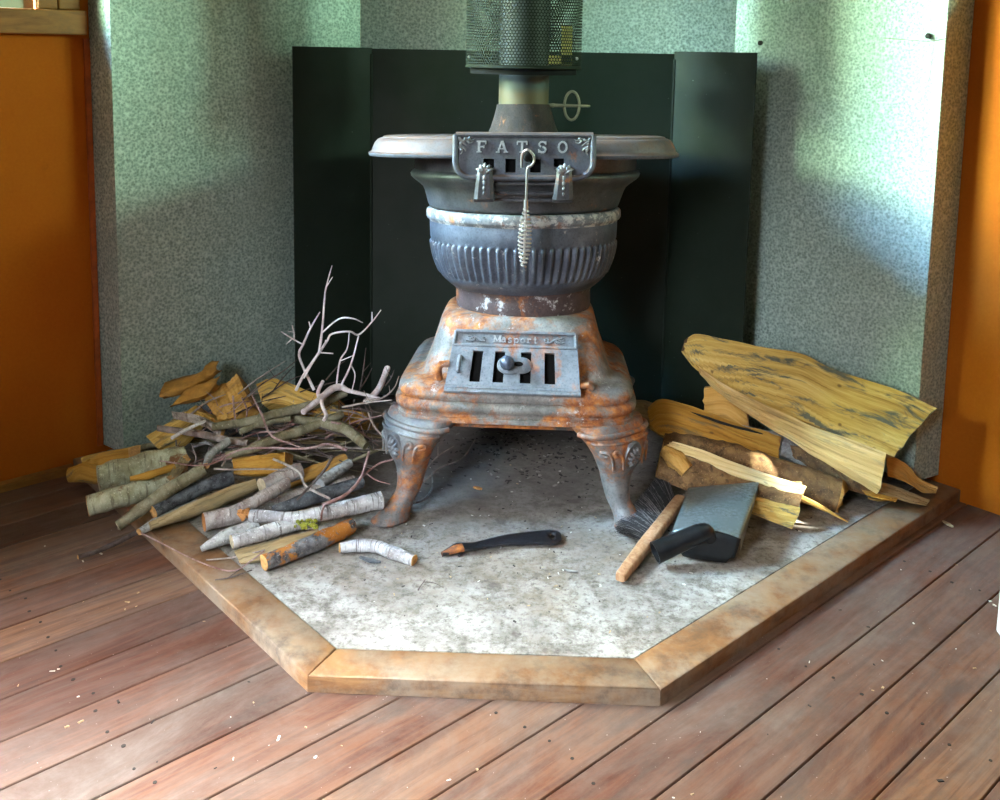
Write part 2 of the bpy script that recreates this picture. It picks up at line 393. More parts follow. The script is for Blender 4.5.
# chamfer meets each side sheet where y = YC
def meet(u, n):
    tt = (YC - (n * OFF).y) / u.y; return u * tt + n * OFF
LM, RM = meet(UL, NL), UR * .822 + NR * OFF; R0_ = UR * 1.343 + NR * OFF
lining(L0, LM).build('side_sheet', M_STEEL, t); lining(LM, RM).build('corner_sheet', M_STEEL, t); lining(RM, R0_).build('side_sheet', M_STEEL, t)
for u, n in ((UL, NL), (UR, NR)):
    se, sw = (1.358, 1.375) if u is UL else (1.343, 1.362); b = MB()
    b.loft([[u * (sw + d) + n * .003 + Vector((0, 0, z)) for d in (0, .0022)][::1] + [u * (se + d) + n * (OFF + .001) + Vector((0, 0, z)) for d in (.0022, 0)] for z in (.046, 2.30)]); b.build('edge_flange', M_STEEL, t, smooth=False)
for px, py in ((760, 43), (634, 50), (366, 24), (928, 36)):
    u, n = (UR, NR) if px > 735 else (UL, NL) if px < 370 else (None, None)
    d = ray(px, py)
    if n is None: p = Q(px, py, YC - .004); nn = Vector((0, -1, 0))
    else: p = CAMP + d * (((OFF + .004) - CAMP.dot(n)) / d.dot(n)); nn = n
    b = MB(); b.tube([p - nn * .004, p + nn * .001, p + nn * .003], [.006, .006, .003], 10); b.build('nail', m_plain('dark_nail', (.03, .03, .025), .6, .5), t)
def onR(px, py, off): d = ray(px, py); return CAMP + d * ((off - CAMP.dot(NR)) / d.dot(NR))
b = MB(); b.tube(catmull([onR(q[0], q[1], OFF + .003) for q in ((884, 38), (908, 40), (930, 41), (948, 38))], 6), .0010, 6)
b.tube(catmull([onR(q[0], q[1], OFF + .003) for q in ((936, 20), (934, 42), (930, 75), (925, 95), (922, 150))], 6), .0006, 6); b.build('crease', m_plain('crease_line', (.20, .22, .15), .7), t)  # thin tubes in a muted tone mark the creases
SY = -.655
t = thing('fire_screen', 'black three-panel metal screen standing behind the stove', 'heat shield', (0, SY, HH))
def panel(pa, pb, z0a, z0b, z1, arch=0.):
    b = MB(); d = pb - pa; n = Vector((d.y, -d.x, 0)).normalized(); rings = []; m = 16
    for i in range(m + 1):
        f = i / m; p = pa + d * f; z0 = z0a + (z0b - z0a) * f ** 2 + arch * math.sin(PI * f)
        w = n * .0012 * noise.noise(p * 8)
        rings.append([p + w + n * .002 + Vector((0, 0, z0)), p + w + n * .002 + Vector((0, 0, z1)), p + w - n * .002 + Vector((0, 0, z1)), p + w - n * .002 + Vector((0, 0, z0))])
    b.loft(rings); return b
ca, cb = Vector((-.393, SY, 0)), Vector((.371, SY, 0)); la = Vector((-.555, SY - .155, 0)); rb = Vector((.542, SY - .155, 0))
M_SCREEN2 = M_SCREEN
panel(ca, cb, .075, .075, .984).build('panel', M_SCREEN, t)
panel(la, ca, .075, .075, .986).build('panel', M_SCREEN, t); panel(cb, rb, .075, .05, .990).build('panel', M_SCREEN, t)
for p in (ca, cb):
    b = MB(); b.tube([p + Vector((0, -.003, .15)), p + Vector((0, -.003, .97))], .0035, 8); b.build('hinge', M_SCREEN, t)
for p in (ca + Vector((.08, .02, 0)), cb + Vector((-.08, .02, 0)), la + Vector((.05, .09, 0)), rb + Vector((-.05, .09, 0))):
    b = MB(); b.box((p.x, p.y, (HH + .4) / 2), (.02, .012, .4 - HH)); b.build('foot', M_SCREEN, t, smooth=False)
# ------------------------------------------------------------------ hearth
t = thing('hearth', 'low corner hearth of grey cement sheet edged with brown boards', 'hearth', (0, -.8, 0))
LLn, LRn, SLn, SRn, WI = 1.4459, 1.4152, 1.0403, 1.0586, .0753
A = UL * LLn; Bc = A + UR * SLn; D = UR * LRn; E = D + UL * SRn
Ai = A - UL * WI; Di = D - UR * WI
Bi = Vector((-.2573, -1.6866, 0)); Ei = Vector((.2177, -1.6749, 0))
def board(poly):
    b = MB(); ins = .0035; c = sum((Vector(p) for p in poly), Vector()) / len(poly)
    def ring(k, z):
        out = []
        for i in range(len(poly)):
            a, q, r = poly[i - 1], poly[i], poly[(i + 1) % len(poly)]
            d1 = (q - a).normalized(); d2 = (r - q).normalized(); n1 = Vector((-d1.y, d1.x, 0)); n2 = Vector((-d2.y, d2.x, 0))
            m = (n1 + n2); m = m / max(.3, m.dot(n1)); 
            if m.dot(c - q) < 0: m = -m
            out.append(q + m * k + Vector((0, 0, z)))
        return out
    b.loft([ring(.0004, 0), ring(.0004, HH - ins), ring(.0014, HH - ins * .35), ring(ins, HH)]); return b
board([A, Bc, Bi, Ai]).build('edge_board', M_HBOARD, t, angle=60); board([Bc, E, Ei, Bi]).build('edge_board', M_HBOARD, t, angle=60); board([E, D, Di, Ei]).build('edge_board', M_HBOARD, t, angle=60)
b = MB(); poly = [Ai, Bi, Ei, Di, Vector((0, 0, 0))]; poly = [(p.x * .9985, p.y * .9985 - .0012) for p in poly]
b.prism(poly, 0.001, HH - .0015); sl = b.build('hearth_slab', M_SLAB, t, smooth=False)
# ------------------------------------------------------------------ the stove; it leans back a little on the uneven hearth
TILT = math.radians(4.0); PIV = Vector((.005, -1.26, HH))
UPL = Vector((0, math.sin(TILT), math.cos(TILT))); DPL = Vector((0, math.cos(TILT), -math.sin(TILT)))
def F(p): return PIV + Vector((p[0], 0, 0)) + DPL * p[1] + UPL * p[2]
CYL = .245
RO = math.radians(.95)
def F2(p):                          # the pot sits turned a touch on its base
    q = p[2]; ks = ((-1, 0, 0), (.405, 0, 0), (.45, .008, -.001), (.63, .008, -.001), (.72, .004, .003), (.80, .003, .004), (9, .003, .004))
    for (a, l0, x0), (c, l1, x1) in zip(ks, ks[1:]):
        if a <= q < c: g = (q - a) / (c - a); p = (p[0] + x0 + (x1 - x0) * g, p[1], q + l0 + (l1 - l0) * g); break
    x, z = p[0], p[2] - .66; return F((x * math.cos(RO) - z * math.sin(RO), p[1], .66 + z * math.cos(RO) + x * math.sin(RO)))
M_BOWL = m_iron('blue_grey_cast_iron', (.050, .060, .085), (.125, .145, .185), rust=.0, ash=.26, rough=.5, metal=.4, seed=2.)
M_BANDI = m_iron('ash_scaled_cast_iron', (.09, .10, .125), (.22, .23, .25), rust=.06, ash=.85, rough=.65, metal=.25, seed=5.)
M_FOOTI = m_iron('rusty_burnt_cast_iron', (.045, .028, .028), (.10, .065, .065), rust=.12, ash=.50, rough=.75, metal=.15, seed=8.)
M_HOP = m_iron('dull_cast_iron', (.040, .044, .052), (.10, .105, .12), rust=.02, ash=.04, rough=.5, metal=.4, seed=3.)
M_HOB = m_iron('hob_cast_iron', (.040, .044, .058), (.095, .102, .125), rust=.05, rough=.62, metal=.25, seed=4., dust=((.14, .075, .045), .8))
M_BASE = m_iron('rust_streaked_cast_iron', (.13, .125, .118), (.33, .32, .30), rust=.47, ash=.34, rough=.7, metal=.2, seed=6.)
M_DOOR = m_iron('grey_worn_cast_iron', (.095, .11, .13), (.22, .24, .265), rust=.20, rough=.6, metal=.25, seed=1.)
M_LEG = m_iron('brown_cast_iron', (.10, .10, .105), (.24, .23, .22), rust=.42, rough=.62, metal=.2, seed=9.)
M_ORN = m_iron('dark_relief_iron', (.10, .105, .115), (.25, .26, .28), rust=.1, rough=.5, metal=.4, seed=11.)
M_LET = m_iron('highlit_letter_iron', (.22, .23, .25), (.40, .41, .42), rough=.45, metal=.3, seed=12., grit=.1)  # letters lightened in colour to stand for the highlight on raised metal
M_BLACK = m_plain('black_iron_and_shade', (.006, .006, .006), .9, .0); M_BLACK.node_tree.nodes['Principled BSDF'].inputs['Specular IOR Level'].default_value = .1  # black iron parts, and the painted shade behind the door slots
M_STEELW = m_plain('bright_steel', (.62, .60, .60), .28, .9, .12)
stove = thing('pot_belly_stove', 'cast iron pot belly stove with rusty base and four clawed curved legs', 'stove', F((0, .245, .02)))
def superring(hw, hd, cx, cy, z, p, n=80):
    out = []
    for j in range(n):
        a = 2 * PI * j / n; c, s_ = math.cos(a), math.sin(a)
        r = (abs(c) ** p + abs(s_) ** p) ** (-1 / p)
        out.append(Vector((cx + hw * r * c, cy + hd * r * s_, z)))
    return out
# base
b = MB()
prof = [(.10, .409, 2.2), (.150, .409, 2.4), (.158, .4075, 2.8), (.164, .402, 3.6), (.168, .392, 4.5), (.175, .366, 5.5), (.184, .335, 6), (.194, .308, 7), (.198, .296, 7), (.203, .2905, 7), (.216, .287, 7), (.219, .2875, 7), (.224, .285, 7), (.238, .2785, 7), (.246, .269, 7), (.2475, .260, 7), (.244, .2545, 7), (.2435, .252, 7), (.250, .249, 7), (.2535, .242, 7), (.2525, .234, 7), (.247, .2285, 7), (.2455, .2265, 7), (.2455, .2205, 7), (.2485, .2185, 7), (.2485, .209, 7), (.240, .206, 7), (.20, .25, 7)]
b.loft([superring(h, h, 0, CYL, z, p, 112) for h, z, p in prof], caps=(True, False))
base = b.map(F).build('base', M_BASE, stove, angle=50)
b = MB(); b.box((0, CYL - .03, .193), (.26, .36, .008)); b.map(F).build('ash_pan_plate', m_iron('plate_iron', (.05, .045, .04), (.12, .10, .09), rust=.6, rough=.7, metal=.2), stove, smooth=False, bevel=.002)
# ash door
def Dr(u, v, w=0.):
    p0 = Vector((-.004, -.006, .277)); p1 = Vector((-.001, .046, .387))
    d = (p1 - p0); n = Vector((0, -d.z, d.y)).normalized()
    p = p0.lerp(p1, v) + n * w; p.x += u * (.1362 + (.1238 - .1362) * v); return p
def grid_plate(fn, us, vs, hole, w0, w1, mb=None):
    b = mb or MB(); nu, nv = len(us), len(vs)
    ok = lambda i, j: 0 <= i < nu - 1 and 0 <= j < nv - 1 and not hole((us[i] + us[i + 1]) / 2, (vs[j] + vs[j + 1]) / 2)
    for i in range(nu - 1):
        for j in range(nv - 1):
            if not ok(i, j): continue
            c = [(us[i], vs[j]), (us[i + 1], vs[j]), (us[i + 1], vs[j + 1]), (us[i], vs[j + 1])]
            b.face([b.vert(fn(*q, w1)) for q in c]); b.face([b.vert(fn(*q, w0)) for q in c][::-1])
            for k, (di, dj) in enumerate(((0, -1), (1, 0), (0, 1), (-1, 0))):
                if not ok(i + di, j + dj):
                    q, r = c[k], c[(k + 1) % 4]; b.face([b.vert(fn(*q, w0)), b.vert(fn(*r, w0)), b.vert(fn(*r, w1)), b.vert(fn(*q, w1))])
    return b
def splits(lo, hi, extra, n):
    out = sorted(set([lo, hi] + list(extra) + [lo + (hi - lo) * i / n for i in range(n + 1)])); res = [out[0]]
    for x in out[1:]:
        if x - res[-1] > 1e-5: res.append(x)
    return res
SL = [(-.655, -.495), (-.305, -.145), (.105, .265), (.475, .635)]
hole = lambda u, v: any(a < u < c for a, c in SL) and .14 < v < .655
ash = MB()
grid_plate(Dr, splits(-1, 1, [x for s_ in SL for x in s_], 8), splits(0, .735, [.14, .655], 4), hole, -.006, .006, ash)
grid_plate(Dr, [-1, 1], [.735, 1.], lambda u, v: False, -.006, .001, ash)
def bar(mb, fn, a, c, w, r, n=8, k=1):
    mb.tube([fn(*(a[i] + (c[i] - a[i]) * t / k for i in range(2)), w) for t in range(k + 1)], r, n)
for a, c in (((-.985, .985), (.985, .985)), ((-.985, .745), (.985, .745)), ((-.985, .985), (-.985, .745)), ((.985, .985), (.985, .745))): bar(ash, Dr, a, c, .004, .0038)
bar(ash, Dr, (-1, .045), (1, .045), .008, .0045); bar(ash, Dr, (-1, -.015), (1, -.015), .008, .0055)
adoor = ash.map(F).build('ash_door', M_DOOR, stove, angle=30)
b = MB(); grid_plate(Dr, [-.9, .9], [.08, .7], lambda u, v: False, -.0125, -.010, b); b.map(F).build('slot_shade', M_BLACK, adoor, smooth=False)  # black plate painted in as the shade behind the ash door slots
b = MB()                                             # sliding damper plate across the two middle slots
def disc(mb, fn, u, v, ru, rv, w0, w1, n=28):
    mb.loft([[fn(u + ru * k * math.cos(2 * PI * j / n), v + rv * k * math.sin(2 * PI * j / n), w) for j in range(n)] for k, w in ((1, w0), (1, w1 - .001), (.93, w1))])
disc(b, Dr, -.06, .43, .20, .155, .004, .0095); disc(b, Dr, .13, .43, .155, .135, .004, .009)
b.map(F).build('damper_slide', M_DOOR, adoor)
b = MB(); disc(b, Dr, .07, .45, .075, .04, .008, .0104); b.map(F).build('slide_slot', M_BLACK, adoor)
b = MB(); c0 = Dr(-.10, .44, .004); c1 = Dr(-.10, .44, .030); b.tube([c0, c0.lerp(c1, .5)], .006, 12); b.ball(Dr(-.10, .44, .024), .0148, 20); b.map(F).build('damper_knob', m_iron('knob_iron', (.05, .065, .10), (.11, .14, .20), rough=.35, metal=.5), adoor)
b = MB()
for fu, fv, du, dv in ((-.84, .42, .035, .12),):
    b.tube([Dr(fu, fv - dv, .008), Dr(fu, fv - dv, .016), Dr(fu, fv, .020), Dr(fu, fv + dv, .016), Dr(fu, fv + dv, .008)], .0045, 8)
b.map(F).build('latch_lug', M_DOOR, adoor)
b = MB(); b.tube([Vector((-.154, .030, .29)), Vector((-.156, .012, .312)), Vector((-.150, .010, .325)), Vector((-.134, .014, .325))], .0075, 10); b.map(F).build('door_hinge', M_BASE, stove)
b = MB(); b.tube([Vector((.130, .006, .291)), Vector((.148, .004, .294)), Vector((.156, .010, .286))], .0065, 10); b.map(F).build('door_hinge', M_BASE, stove)
def text_mesh(s, size, depth, bold=0.):
    cu = bpy.data.curves.new('t', 'FONT'); cu.body = s; cu.size = size; cu.extrude = depth; cu.offset = bold; cu.align_x = 'CENTER'; cu.align_y = 'CENTER'; cu.resolution_u = 3
    o = bpy.data.objects.new('t', cu); C.objects.link(o); bpy.context.view_layer.update()
    me = bpy.data.meshes.new_from_object(o.evaluated_get(bpy.context.evaluated_depsgraph_get()))
    v = [x.co.copy() for x in me.vertices]; f = [tuple(p.vertices) for p in me.polygons]
    bpy.data.objects.remove(o); bpy.data.curves.remove(cu); bpy.data.meshes.remove(me); return v, f
# lettering drawn as strokes with slab serifs
def glyph(mb, fn, strokes, w0, w1):
    for (x0, y0), (x1, y1), t in strokes:
        d = Vector((x1 - x0, y1 - y0)); d.normalize(); n = Vector((-d.y, d.x)) * t / 2
        q = [(x0 + n.x, y0 + n.y), (x0 - n.x, y0 - n.y), (x1 - n.x, y1 - n.y), (x1 + n.x, y1 + n.y)]
        mb.loft([[fn(*p, w0) for p in q], [fn(*p, w1) for p in q]])
def arc(cx, cy, rx, ry, a0, a1, t, n=10):
    pts = [(cx + rx * math.cos(math.radians(a0 + (a1 - a0) * i / n)), cy + ry * math.sin(math.radians(a0 + (a1 - a0) * i / n))) for i in range(n + 1)]
    return [(pts[i], pts[i + 1], t) for i in range(n)]
T1, T2, T3 = .20, .13, .10
GL = {
 'F': [((-.22, 0), (-.22, 1), T1), ((-.42, .95), (.40, .95), T2), ((-.22, .5), (.18, .5), T2), ((.36, .98), (.36, .70), T3), ((.18, .62), (.18, .38), T3), ((-.42, .05), (0, .05), T3)],
 'A': [((-.34, 0), (.0, 1), T2), ((.36, 0), (.02, 1), T1), ((-.2, .33), (.22, .33), T3), ((-.5, .05), (-.16, .05), T3), ((.16, .05), (.54, .05), T3)],
 'T': [((0, 0), (0, 1), T1), ((-.42, .95), (.42, .95), T2), ((-.40, .98), (-.40, .68), T3), ((.40, .98), (.40, .68), T3), ((-.2, .05), (.2, .05), T3)],
 'S': arc(0, .73, .27, .22, 20, 250, .15) + arc(0, .27, .29, .23, 90, -160, .17) + [((.29, .98), (.29, .70), T3), ((-.3, .02), (-.3, .32), T3)],
 'O': arc(0, .5, .34, .44, 0, 360, .17, 22),
 'M': [((-.42, 0), (-.42, 1), T2), ((.42, 0), (.42, 1), T1), ((-.42, 1), (0, .1), T1), ((.42, 1), (0, .1), T2), ((-.58, .05), (-.24, .05), T3), ((.22, .05), (.62, .05), T3), ((-.58, .95), (-.40, .95), T3), ((.40, .95), (.6, .95), T3)],
 'a': arc(-.02, .24, .24, .22, 0, 360, .13, 14) + [((.24, 0), (.24, .5), T2)] + arc(.0, .48, .24, .2, 0, 150, .12, 6) + [((.22, .05), (.38, .05), T3)],
 's': arc(0, .5, .2, .16, 20, 250, .12, 8) + arc(0, .18, .22, .16, 90, -160, .13, 8),
 'p': arc(.04, .32, .26, .28, 0, 360, .13, 14) + [((-.22, -.36), (-.22, .62), T2), ((-.36, -.34), (-.06, -.34), T3), ((-.34, .6), (-.2, .6), T3)],
 'o': arc(0, .32, .27, .28, 0, 360, .13, 14),
 'r': [((-.14, 0), (-.14, .64), T2), ((-.3, .05), (.06, .05), T3), ((-.28, .6), (-.12, .6), T3)] + arc(.1, .42, .2, .2, 40, 160, .13, 6),
 't': [((-.04, .08), (-.04, .95), T2), ((-.24, .62), (.22, .62), T3)] + arc(.1, .14, .14, .12, 180, 340, .12, 6),
}
def word(mb, fn, s, c, step, size, w0, w1, sx=1.):
    for k, ch in enumerate(s):
        ox = c[0] + step * (k - (len(s) - 1) / 2)
        glyph(mb, lambda x, y, w: fn(ox + x * size * sx, c[1] + (y - .5) * size, w), GL[ch], w0, w1)
def letters(fn, s, c, step, size, w0, w1, sx, T_, par):
    for k, ch in enumerate(s):
        b = MB(); ox = c[0] + step * (k - (len(s) - 1) / 2)
        glyph(b, lambda x, y, w: fn(ox + x * size * sx, c[1] + (y - .5) * size, w), GL[ch], w0, w1); b.map(T_).build('letter', M_LET, par, smooth=False)
DM = lambda x, y, w: Dr(x / .1275, y / .1458, w)
letters(DM, 'Masport', (.002, .872 * .1458), .0132, .0165, .0, .0052, .85, F, adoor)
for sx in (-1, 1):
    b = MB(); cx, cy = sx * .078, .866 * .1458
    def sp(x0, y0, r0, turns, a0, dirn):
        return [DM(x0 + r0 * (1 - t / 14 * .75) * math.cos(a0 + dirn * t / 14 * turns * 2 * PI), y0 + r0 * (1 - t / 14 * .75) * math.sin(a0 + dirn * t / 14 * turns * 2 * PI), .003) for t in range(15)]
    b.tube(sp(cx - sx * -.012, cy - .001, .0075, 1.1, PI / 2 * (1 if sx > 0 else 1), sx), lerps([.0024, .0016], 15), 6)
    b.tube(sp(cx - sx * .014, cy, .006, 1.0, -PI / 2, sx), lerps([.0024, .0014], 15), 6)
    b.tube(catmull([DM(cx + sx * .020, cy + .006, .003), DM(cx + sx * .004, cy + .002, .003), DM(cx - sx * .006, cy - .005, .003), DM(cx - sx * .016, cy - .006, .003)], 5), .0022, 6)
    b.tube(catmull([DM(cx + sx * .024, cy - .004, .003), DM(cx + sx * .016, cy - .006, .003), DM(cx + sx * .008, cy - .003, .003)], 4), .002, 6)
    b.map(F).build('scroll_ornament', M_ORN, adoor)
# firebox bowl with fluted belt
X0 = .004; NF = 70
def flute(r, z, a):
    if .474 < z < .5505:
        e = min(1., (z - .474) / .006, (.5505 - z) / .004); c = math.cos(a * NF)
        return r + .0042 * max(0, e) * max(-1, min(1, c * 1.7))
    return r
prof = [(.10, .400), (.146, .402), (.150, .410), (.1505, .43), (.150, .44), (.156, .447), (.166, .454), (.176, .463), (.1825, .470)]
prof += [(.1845 + (.2055 - .1845) * math.sin((z - .474) / (.55 - .474) * PI / 2), z) for z in [.474, .476, .480, .486, .494, .502, .51, .52, .53, .54, .546, .5485, .5505]]
prof += [(.2075, .556), (.2085, .575), (.2090, .592), (.2105, .5955), (.2145, .598), (.2165, .602), (.2168, .612), (.2155, .617), (.212, .6195), (.205, .6205)]
b = MB(); b.lathe([p for p in prof if p[1] > .442 and p[1] < .594], X0, CYL, 420, (False, False), flute); b.map(F2).build('firebox', M_BOWL, stove, angle=70)
b = MB(); b.lathe([p for p in prof if p[1] <= .448], X0, CYL, 96, (True, False)); b.map(F2).build('firebox_collar', M_FOOTI, stove, angle=60)
b = MB(); b.lathe([p for p in prof if p[1] >= .592], X0, CYL, 128, (False, False)); b.map(F2).build('firebox_band', M_BANDI, stove, angle=60)
b = MB(); b.lathe([(.200, .6205), (.206, .6225), (.2095, .624), (.2125, .630), (.217, .645), (.2215, .660), (.2255, .669), (.234, .677), (.247, .687), (.253, .693), (.2545, .700), (.251, .706), (.246, .710), (.246, .737)], X0, CYL, 96, (True, True)); b.map(F2).build('fuel_hopper', M_HOP, stove, angle=50)
# hob plate with rolled edge
HW, HD = .336, .268; b = MB()
pr = [(-.10, .743), (-.012, .742), (-.002, .7405), (.0, .743), (.0, .7475), (-.004, .750), (-.0065, .752), (-.007, .756), (-.009, .761), (-.013, .770), (-.019, .777), (-.025, .7795), (-.028, .7795), (-.030, .783), (-.036, .7845), (-.05, .7845)]
b.loft([superring(HW + k, HD + k, X0 - .004, CYL, z, 3.1, 128) for k, z in pr]); b.map(F2).build('hob_plate', M_HOB, stove, angle=50)
# fuel door
def Fd(x, z, w=0.): return Vector((.008 + x, -.036 - w, z))
slots = [(-.079, -.058, .724, .742), (-.036, -.016, .714, .742), (.012, .033, .714, .742), (.058, .078, .726, .743)]
CRN = .034
def fhole(x, z):
    if any(a < x < c and lo < z < hi for a, c, lo, hi in slots): return True
    if z < .703 + CRN and abs(x) > .135 - CRN:
        return (abs(x) - (.135 - CRN)) ** 2 + (.703 + CRN - z) ** 2 > CRN ** 2
    return False
b = MB(); grid_plate(Fd, splits(-.135, .135, [x for s_ in slots for x in s_[:2]], 60), splits(.703, .790, [.724, .742, .714, .726, .743], 24), fhole, -.016, 0, b)
out = [Fd(-.1335, .789)] + [Fd(-.1335 + 0, .76)]
for k in range(9):
    a = PI + k * PI / 16; out.append(Fd(-.135 + CRN + (CRN - .001) * math.cos(a), .703 + CRN + (CRN - .001) * math.sin(a)))
out2 = [Vector((.016 - p.x, p.y, p.z)) for p in out][::-1]
b.tube(out + out2, .0062, 10); bar(b, Fd, (-.1335, .789), (.1335, .789), 0., .0055)
fdoor = b.map(F2).build('fuel_door', M_HOB, stove, angle=35)
b = MB(); b.box((.008, -.0165, .735), (.21, .006, .05)); b.map(F2).build('slot_shade', M_BLACK, fdoor, smooth=False)  # black sheet standing for the darkness seen through the fuel door slots
letters(Fd, 'FATSO', (-.004, .7655), .0393, .0230, -.002, .0055, 1., F2, fdoor)
for sx in (-1, 1):                                   # leafy sprays in the top corners
    b = MB()
    for path in (((.128, .781), (.118, .777), (.112, .782), (.103, .778), (.096, .781)), ((.126, .783), (.122, .772), (.126, .764), (.120, .757), (.124, .750)), ((.126, .779), (.116, .771), (.112, .768)), ((.112, .779), (.106, .773), (.099, .775)), ((.124, .766), (.116, .762), (.114, .756))):
        b.tube(catmull([Fd(sx * x, z, .002) for x, z in path], 4), lerps([.0032, .0022, .0012], 4 * (len(path) - 1) + 1), 6)
    for x, z in ((.127, .782), (.116, .780), (.107, .782), (.124, .772), (.122, .760)): b.ball(Fd(sx * x, z, .002), .0036, 8)
    b.map(F2).build('leaf_ornament', M_ORN, fdoor)
b = MB(); b.ball(Fd(.008, .748, .013), .0105, 16, (1, .8, 1.1)); b.tube([Fd(.008, .748, -.004), Fd(.008, .748, .012)], .007, 12); b.map(F2).build('door_knob', M_BLACK, fdoor)
b = MB()                                             # throat between door and hopper
def throat(w, z0, z1, y): return [Vector((.008 - w, y, z1)), Vector((.008 - w, y, z0 + .03)), Vector((.008 - w + .02, y, z0)), Vector((.008 + w - .02, y, z0)), Vector((.008 + w, y, z0 + .03)), Vector((.008 + w, y, z1))]
b.loft([throat(.128, .706, .736, -.012), throat(.115, .690, .736, .0), throat(.098, .662, .736, .032), throat(.09, .64, .736, .06)]); b.map(F2).build('door_throat', M_HOP, stove, angle=30)
b = MB()
for z, r in ((.691, .0035), (.670, .004), (.655, .004)): bar(b, Fd, (-.062, z), (.066, z), -.018 - (.691 - z) * .5, r)
b.map(F2).build('door_rail', M_HOP, stove)
for x in (-.075, .079):
    b = MB(); k = []
    for z, w, y0 in ((.653, .0205, -.030), (.66, .020, -.040), (.69, .0175, -.046), (.715, .0150, -.050), (.728, .012, -.046)):
        k.append([Vector((.008 + x - w, y0 + .006, z)), Vector((.008 + x - w * .6, y0, z)), Vector((.008 + x + w * .6, y0, z)), Vector((.008 + x + w, y0 + .006, z)), Vector((.008 + x + w, .015, z)), Vector((.008 + x - w, .015, z))])
    b.loft(k); br = b.map(F2).build('hinge_bracket', M_HOP, stove, angle=35)
    b = MB()
    for i, (dx, dz) in enumerate(((0, 1.), (-.55, .8), (.55, .8), (-1., .35), (1., .35))):
        p0 = Fd(x, .712, .012); p1 = Fd(x + dx * .010, .716 + dz * .012, .018); p2 = Fd(x + dx * .017, .716 + dz * .018, .012)
        b.tube(catmull([p0, p1, p2], 5), lerps([.0028, .0046, .0032, .001], 11), 7)
    for i in range(4): b.ball(Fd(x, .705 - i * .011, .012 - i * .0015), .0052 - i * .0007, 10, (.8, .6, 1.3))
    b.map(F2).build('leaf_ornament', M_ORN, br)
# legs
LEGS = [(.213, .188, .088, .050), (.200, .194, .086, .052), (.180, .207, .076, .047), (.155, .213, .061, .042), (.130, .213, .047, .036), (.110, .210, .034, .031), (.089, .210, .0275, .028), (.058, .215, .0225, .0245), (.040, .225, .0225, .025), (.024, .235, .025, .029), (.012, .243, .029, .037), (.006, .246, .031, .042), (.002, .245, .029, .039)]
for sx, sy in ((-1, -1), (1, -1), (-1, 1), (1, 1)):
    dv = Vector((sx * S, sy * S, 0)); tv = Vector((-dv.y, dv.x, 0)); cen = Vector((0, CYL, 0))
    yf = CYL + sy * .245; lz0 = max(0., yf) * math.tan(TILT); k = (.213 - lz0) / .213
    G = lambda p: F(Vector((p.x, p.y, .213 - (.213 - p.z) * k)))
    zs = [s_[0] for s_ in LEGS]; rows = []
    ctl = [Vector((d, a, bb)) for z, d, a, bb in LEGS]; cz = catmull([Vector((z, 0, 0)) for z in zs], 4); cc = catmull(ctl, 4)
    b = MB()
    for z, c in zip(cz, cc):
        ctr = cen + dv * (c.x / S) + Vector((0, 0, max(0, z.x)))
        ring = []
        for j in range(28):
            a = 2 * PI * j / 28; ca, sa = math.cos(a), math.sin(a); r = (abs(ca) ** 2.4 + abs(sa) ** 2.4) ** (-1 / 2.4)
            ring.append(ctr + tv * (c.y * r * ca) + dv * (c.z * r * sa))
        rows.append(ring)
    b.loft(rows)
    # moulded shoulder
    for z, grow, rr in ((.197, 1.02, .006), (.183, 1.0, .0035)):
        c = Vector((.196 if z > .19 else .206, .087 if z > .19 else .078, .052 if z > .19 else .047)); pts = []
        for j in range(-9, 10):
            a = PI / 2 + j / 9 * PI * .52; ca, sa = math.cos(a), math.sin(a); r = (abs(ca) ** 2.4 + abs(sa) ** 2.4) ** (-1 / 2.4)
            pts.append(cen + dv * (c.x / S) + Vector((0, 0, z)) + tv * (c.y * grow * r * ca) + dv * (c.z * grow * r * sa))
        b.tube(pts, rr, 8)
    leg = b.map(G).build('leg', M_LEG, stove, angle=60)
    if sy > 0: continue
    rc = cen + dv * (.213 / S + .0395) + Vector((0, 0, .152)); nz = (dv + Vector((0, 0, -.25))).normalized(); vz = nz.cross(tv).normalized()
    def Rr(x, y, w): return rc + tv * x + vz * y + nz * w
    b = MB(); n = 40; sc = 1.22
    ring = lambda r, w: [Rr(r * .78 * sc * math.cos(2 * PI * j / n), r * sc * math.sin(2 * PI * j / n), w) for j in range(n)]
    b.loft([ring(.025, -.014), ring(.026, -.002), ring(.0245, .001), ring(.0225, .001), ring(.0215, -.002), ring(.01, .0)])
    for i in range(10):
        a = 2 * PI * i / 10; ux, uy = math.cos(a), math.sin(a)
        b.tube(catmull([Rr(ux * .004, uy * .005, .001), Rr(ux * .011, uy * .014, .005), Rr(ux * .0165, uy * .021, .001)], 4), lerps([.0015, .0042, .0025], 9), 7)
    b.ball(Rr(0, 0, .003), .0055, 10); b.map(G).build('rosette', M_ORN, leg)
    for s2 in (-1, 1):
        b = MB()
        for off, sc2 in ((.030, 1.), (.050, .8)):
            pts = []
            for t in range(17):
                f = t / 16; a = PI * 1.1 - f * PI * 1.7; rad = .0125 * sc2 * (1 - .55 * f)
                x = s2 * (off + .010 + rad * math.cos(a)); z = .160 + .006 * sc2 + rad * 1.2 * math.sin(a) - (0.03 * (1 - f) ** 3)
                # seat the scroll on the leg surface
                kx = min(.97, abs(x) / .068); dep = .0425 * (1 - kx ** 2.4) ** (1 / 2.4)
                pts.append(cen + dv * (.212 / S + dep + .0005) + tv * x + Vector((0, 0, z)))
            b.tube(pts, lerps([.0018, .0042, .0048, .003], 17), 7)
        b.map(G).build('leaf_scroll', M_LEG, leg)
